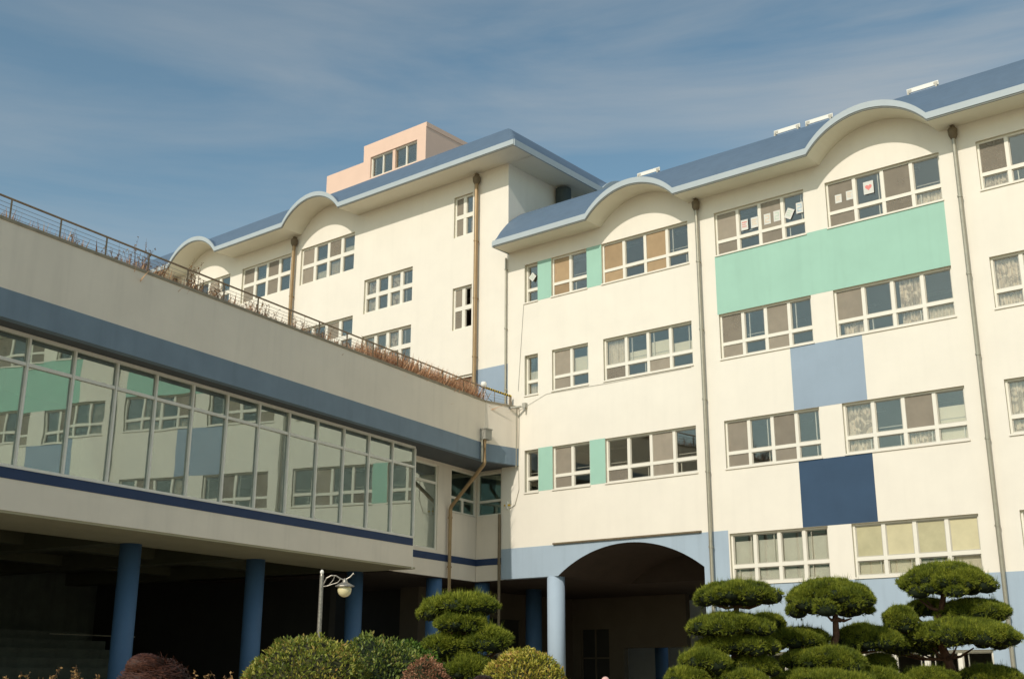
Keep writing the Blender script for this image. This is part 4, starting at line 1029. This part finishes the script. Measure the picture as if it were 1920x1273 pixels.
# terrace planting
gz = np.random.default_rng(3); nb_ = 26000
s_ = gz.uniform(13, 32.2, nb_); 
dens = np.clip((s_-13)/19, 0.05, 1)
keep = gz.uniform(size=nb_) < (0.16+0.70*(s_ > 26.0)+0.25*((s_ > 17) & (s_ < 19.5)))
s_ = s_[keep]; c_ = gz.uniform(-21.0, -20.15, len(s_))
P = np.stack([nL.x*c_+dL.x*s_, nL.y*c_+dL.y*s_, np.full(len(s_), 9.95)], 1)
hgt = np.where(s_ > 26.0, 1.18, .92)
D = unit(gz.normal(0, .28, P.shape)+np.array([0, 0, 1])); sd_ = unit(np.cross(D, gz.normal(size=P.shape)))
hh = (hgt*gz.uniform(.6, 1.1, len(s_)))[:, None]
V = np.stack([P-sd_*.006, P+sd_*.006, P+D*hh*.6+sd_*.004+gz.normal(0, .02, P.shape), P+D*hh], 1).reshape(-1, 3); F = np.arange(len(V)).reshape(-1, 4)
o = link('dry_grass', trimesh('dry_grass', V, F, np.zeros(len(F)), ['drygrass']), None); o['kind'] = 'stuff'; tag(o, 'dry reddish grass growing behind the terrace railing', 'dry grass')
pl = MB(); pl.box(12, 32.0, 20.1, 21.1, 9.7, 9.95, 'soil', TU); pl.obj('planter_soil', kind='structure')
names = ['low straw coloured plant at the far left of the terrace railing', 'dark leafed twiggy plant rising just over the railing', 'tall branching dry plant poking above the railing against the sky', 'second branching plant right beside the tallest one',
         'dense brown plant in front of the small arched eave', 'bare plant below the left arched window', 'tangled dry plant left of the left bronze pipe', 'thin stemmed plant at the foot of the left bronze pipe',
         'brown leafy plant right of the left bronze pipe', 'greenish brown plant below the lower four pane window', 'bushy ochre plant below the swirl curtained window', 'rusty plant beside the ochre bushy one',
         'red brown plant in the middle of the grass', 'red brown plant nearing the brown door', 'last dry plant in front of the brown door']
spots = [(15.6, .62, .22, 8, 50), (16.9, .78, .30, 12, 110), (17.6, 1.05, .38, 16, 120), (18.1, .95, .34, 14, 120), (19.3, .92, .40, 24, 330), (20.1, .80, .34, 16, 160), (21.2, .70, .45, 18, 170), (22.0, .80, .40, 20, 260), (23.0, .72, .4, 16, 150),
         (24.3, .80, .38, 20, 240), (26.2, .80, .35, 26, 420), (26.9, .75, .38, 26, 380), (28.2, .78, .45, 24, 300), (29.6, .75, .4, 24, 300), (31.0, .78, .35, 20, 240)]
for i, (s, h, w, ns, nl_) in enumerate(spots):
    p = W(-20.35-.25*random.random(), s, 0); dry_shrub('terrace_plant', names[i], p, h+.28, w, ns, int(nl_*1.4), 70+i, 'dryleaf', .05, 'dry plants along the terrace railing', zb=9.95, cat='dry plant')

# ================================================================== street lamp
LP = at(600, 1150, 24); LX, LY = LP.x, LP.y
SL = thing('street_lamp', 'ornate grey lamp post with a single hanging cream globe in front of the dark hall', 'street lamp', (LX, LY, 0))
topz = at(604, 1066, 24).z
q = MB(); q.lathe((LX, LY, 0), [(.14, 0), (.14, .25), (.08, .35), (.055, .5), (.042, topz-.12), (.03, topz-.08)], 'lampm', 16); q.obj('pole', SL)
q = MB(); q.lathe((LX, LY, topz-.10), [(.01, 0), (.035, .02), (.042, .055), (.03, .09), (.008, .105)], 'white', 14); q.obj('finial', SL, smooth=True)
ar = Vector((r_.x, r_.y, 0)).normalized()
def AP(h, z): return Vector((LX, LY, topz)) + ar*h + Vector((0, 0, z))
q = MB()
q.tube([AP(.04, -.30), AP(.10, -.17), AP(.20, -.115), AP(.30, -.12), AP(.38, -.17), AP(.45, -.20), AP(.52, -.19), AP(.60, -.14), AP(.65, -.085)], .014, 'lampm', 8)
q.tube([AP(.04, -.34), AP(.12, -.33), AP(.24, -.29), AP(.34, -.26), AP(.40, -.18)], .010, 'lampm', 8)
q.tube([AP(.27, -.12), AP(.25, -.20), AP(.19, -.27), AP(.16, -.31)], .009, 'lampm', 8)
q.tube([AP(.655, -.085), AP(.67, -.07)], .022, 'lampm', 8)
q.obj('bracket', SL)
gx = AP(.49, 0); gz_ = at(645, 1105, 24).z
q = MB(); q.tube([(gx.x, gx.y, topz-.2), (gx.x, gx.y, gz_+.17)], .010, 'lampm', 8); q.lathe((gx.x, gx.y, gz_+.09), [(.20, -.02), (.195, 0), (.12, .04), (.06, .07), (.045, .12), (.02, .15)], 'lampm', 24); q.obj('lamp_cap', SL)
q = MB(); q.lathe((gx.x, gx.y, gz_), [(.145*math.sin(math.pi*i/16), -.145*math.cos(math.pi*i/16)) for i in range(1, 14)], 'globe', 28); q.obj('globe', SL, smooth=True)

# ================================================================== people (only the tops of their heads reach into the picture)
def skinned(name, verts, edges, radii, key, parent, loc, rotz, sub=1, root=0):
    me = bpy.data.meshes.new(name); me.from_pydata(verts, edges, []); o = bpy.data.objects.new('tmp', me); COL.objects.link(o)
    md = o.modifiers.new('s', 'SKIN'); ss = me.skin_vertices[0].data
    for i, r in enumerate(radii): ss[i].radius = (r, r) if not isinstance(r, tuple) else r
    ss[root].use_root = True; md.use_smooth_shade = True
    m2 = o.modifiers.new('b', 'SUBSURF'); m2.levels = sub; m2.render_levels = sub
    dg = bpy.context.evaluated_depsgraph_get(); nm = bpy.data.meshes.new_from_object(o.evaluated_get(dg)); bpy.data.objects.remove(o)
    nm.materials.clear(); nm.materials.append(M[key]); nm.polygons.foreach_set('use_smooth', [True]*len(nm.polygons))
    return link(name, nm, parent, loc, rotz)
def person(label, loc, face, height, coat, hairk, kind):
    """face: heading of the figure (radians, 0 looks to +Y)"""
    t = thing('person', label, 'person', (loc[0], loc[1], 0)); k = height/1.70
    V = []; E_ = []; Rd = []
    def v(x, y, z, r, p=None):
        V.append((x*k, y*k, z*k)); Rd.append(tuple(q*k for q in r) if isinstance(r, tuple) else r*k)
        if p is not None: E_.append((p, len(V)-1))
        return len(V)-1
    hip = v(0, 0, .93, (.155, .11)); w_ = v(0, 0, 1.08, (.13, .10), hip); ch = v(0, 0, 1.27, (.15, .11), w_); nk = v(0, -.01, 1.42, .065, ch); nk2 = v(0, .0, 1.49, .055, nk)
    hd = v(0, .02, 1.575, (.078, .092), nk2); hd2 = v(0, .015, 1.64, (.072, .085), hd)
    v(0, .095, 1.565, .018, hd)
    for s in (-1, 1):
        sh = v(.17*s, -.01, 1.36, .062, ch); el = v(.22*s, -.02, 1.10, .043, sh); wr = v(.23*s, .05, .87, .028, el); pm = v(.23*s, .065, .81, (.032, .020), wr)
        for j, (dx, ln_) in enumerate(((-.026, .07), (-.009, .08), (.009, .075), (.025, .06))):
            a = v((.23*s)+dx*.6, .07, .775, .0095, pm); bq = v((.23*s)+dx, .08, .775-ln_*.55, .0085, a); v((.23*s)+dx, .092, .775-ln_, .007, bq)
        a = v(.23*s-.03*s, .085, .80, .010, pm); v(.23*s-.042*s, .10, .76, .009, a)
        th = v(.09*s, 0, .82, .088, hip); kn = v(.10*s, .01, .49, .056, th); an_ = v(.10*s, -.02, .10, .038, kn); ft = v(.105*s, .07, .045, (.035, .028), an_); v(.11*s, .15, .03, (.034, .02), ft)
    body = skinned('body', V, E_, Rd, 'skin', t, (loc[0], loc[1], 0), face)
    # clothes follow the body
    def sub(ids): return ids
    def garment(name, pts, eds, rad, key): skinned(name, [tuple(q*k for q in p) for p in pts], eds, [tuple(q*k for q in r) if isinstance(r, tuple) else r*k for r in rad], key, t, (loc[0], loc[1], 0), face)
    garment('jacket', [(0, 0, 1.0), (0, 0, .88), (0, 0, 1.10), (0, 0, 1.28), (0, -.01, 1.43), (.17, -.01, 1.365), (.222, -.02, 1.10), (.232, .045, .885), (-.17, -.01, 1.365), (-.222, -.02, 1.10), (-.232, .045, .885)],
            [(0, 1), (0, 2), (2, 3), (3, 4), (3, 5), (5, 6), (6, 7), (3, 8), (8, 9), (9, 10)], [(.165, .125), (.175, .135), (.15, .115), (.168, .128), .082, .078, .058, .045, .078, .058, .045], coat)
    garment('trousers', [(0, 0, .90), (.09, 0, .80), (.10, .01, .49), (.10, -.02, .13), (-.09, 0, .80), (-.10, .01, .49), (-.10, -.02, .13)], [(0, 1), (1, 2), (2, 3), (0, 4), (4, 5), (5, 6)], [(.16, .12), .10, .07, .06, .10, .07, .06], 'trous')
    for s in (-1, 1): garment('shoe', [(.10*s, -.04, .06), (.105*s, .06, .05), (.11*s, .17, .035)], [(0, 1), (1, 2)], [(.045, .05), (.045, .045), (.04, .028)], 'shoe')
    # face
    fb = MB()
    for s in (-1, 1): fb.lathe((.032*s*k, .088*k, 1.60*k), [(.002, -.010), (.011, -.004), (.011, .004), (.002, .010)], 'black', 10)
    fb.lathe((0, .088*k, 1.525*k), [(.004, -.005), (.022, 0), (.004, .005)], 'red', 10)
    fo = fb.mesh('face_features'); link('face_features', fo, t, (loc[0], loc[1], 0), face)
    for s in (-1, 1):
        eb_ = MB(); eb_.lathe((.088*s*k, .01*k, 1.575*k), [(.006, -.028), (.014, -.01), (.017, .012), (.008, .028)], 'skin', 8); link('ear', eb_.mesh('ear', True), t, (loc[0], loc[1], 0), face)
    # hair / cap
    rg = np.random.default_rng(int(height*100)); hc = np.array([0, .0, 1.605])*k
    if kind == 'cap':
        v_, f__ = ico(3); vv = v_*np.array([.098, .112, .105])*k; vv = vv[:, :]; vv[:, 2] = np.maximum(vv[:, 2], -.01); me = trimesh('knit_cap', vv+hc, f__, np.zeros(len(f__)), ['cap'])
        me.polygons.foreach_set('use_smooth', [True]*len(me.polygons)); link('knit_cap', me, t, (loc[0], loc[1], 0), face); return t
    blobs = [(hc, np.array([.104, .118, .112])*k)]
    if kind == 'bun': blobs += [(np.array([-.022, -.045, 1.700])*k, np.array([.050, .048, .034])*k)]
    if kind != 'bun': blobs += [(np.array([0, -.075, 1.45])*k, np.array([.085, .05, .14])*k)]
    v_, f__ = ico(4); Vs = []; Fs = []; Ks = []; off = 0
    for bc, br in blobs:
        nzv = np.array([mn.noise(Vector(q)*2.6+Vector((bc[2]*9, 0, 0))) for q in v_])
        nz2_ = np.array([mn.noise(Vector(q)*8+Vector((bc[2]*9, 0, 0))) for q in v_]); vv = v_*(1+nzv[:, None]*.16+nz2_[:, None]*.08)*br*.97; 
        if bc is hc: vv = vv*np.where((v_[:, 1] > .45) & (v_[:, 2] < .35), .8, 1)[:, None]
        Vs.append(vv+bc); Fs.append(f__+off); Ks.append(np.ones(len(f__))); off += len(vv)
        n_ = 5200; dd = unit(rg.normal(size=(n_, 3))); dd = dd[~((dd[:, 1] > .4) & (dd[:, 2] < .4))] if bc is hc else dd
        sw_ = unit(np.cross(dd, np.array([.3, .2, 1.0])) + rg.normal(0, .25, dd.shape)); P0 = dd*br*1.0+bc; ln_ = rg.uniform(.03, .07, (len(dd), 1))*k
        P1_ = bc + unit((P0-bc)/br + sw_*.45)*br*(1.02+rg.uniform(0, .13, (len(dd), 1))); P2_ = bc + unit((P0-bc)/br + sw_*.9)*br*(1.02+rg.uniform(0, .24, (len(dd), 1)))
        wv = unit(np.cross(P1_-P0, dd))*.0016
        V2 = np.stack([P0-wv, P0+wv, P1_+wv, P1_-wv, P1_-wv, P1_+wv, P2_+wv*.3, P2_-wv*.3], 1).reshape(-1, 3); F2 = np.arange(len(V2)).reshape(-1, 4)
        F3 = np.concatenate([F2[:, [0, 1, 2]], F2[:, [0, 2, 3]]]); Vs.append(V2); Fs.append(F3+off); Ks.append(np.zeros(len(F3))); off += len(V2)
    me = trimesh('hair', np.concatenate(Vs), np.concatenate(Fs), np.concatenate(Ks), [hairk, 'hairb']); link('hair', me, t, (loc[0], loc[1], 0), face)
    return t
p = at(296, 1250, 3.25); person('person near the camera with auburn hair in a messy bun, seen from behind', (p.x, p.y), R(45), 1.622, 'coat', 'hair', 'bun')
p = at(908, 1268, 9); person('person with dark brown hair just below the yellow green bush', (p.x, p.y), R(30), 1.585, 'coat2', 'hairb', 'plain')
p = at(1135, 1268, 26); person('person in a pale pink cap in front of the arched passage', (p.x, p.y), R(190), 1.60, 'coat2', 'hairb', 'cap')

# ================================================================== wall seen through the passage
o = thing('yard_wall', 'pale yard wall with a small window seen through the arched passage', 'wall', (-27, 52, 0))
q = MB(); q.box(-36, -10, 52, 52.3, 0, 7, 'room'); q.obj('wall', o)
q = MB(); q.box(-28.6, -27.4, 51.95, 52, 4.3, 5.6, 'dark'); q.box(-28.05, -27.95, 51.92, 51.95, 4.3, 5.6, 'hopper'); q.box(-28.7, -27.3, 51.9, 51.99, 4.2, 4.3, 'room'); q.obj('window', o)
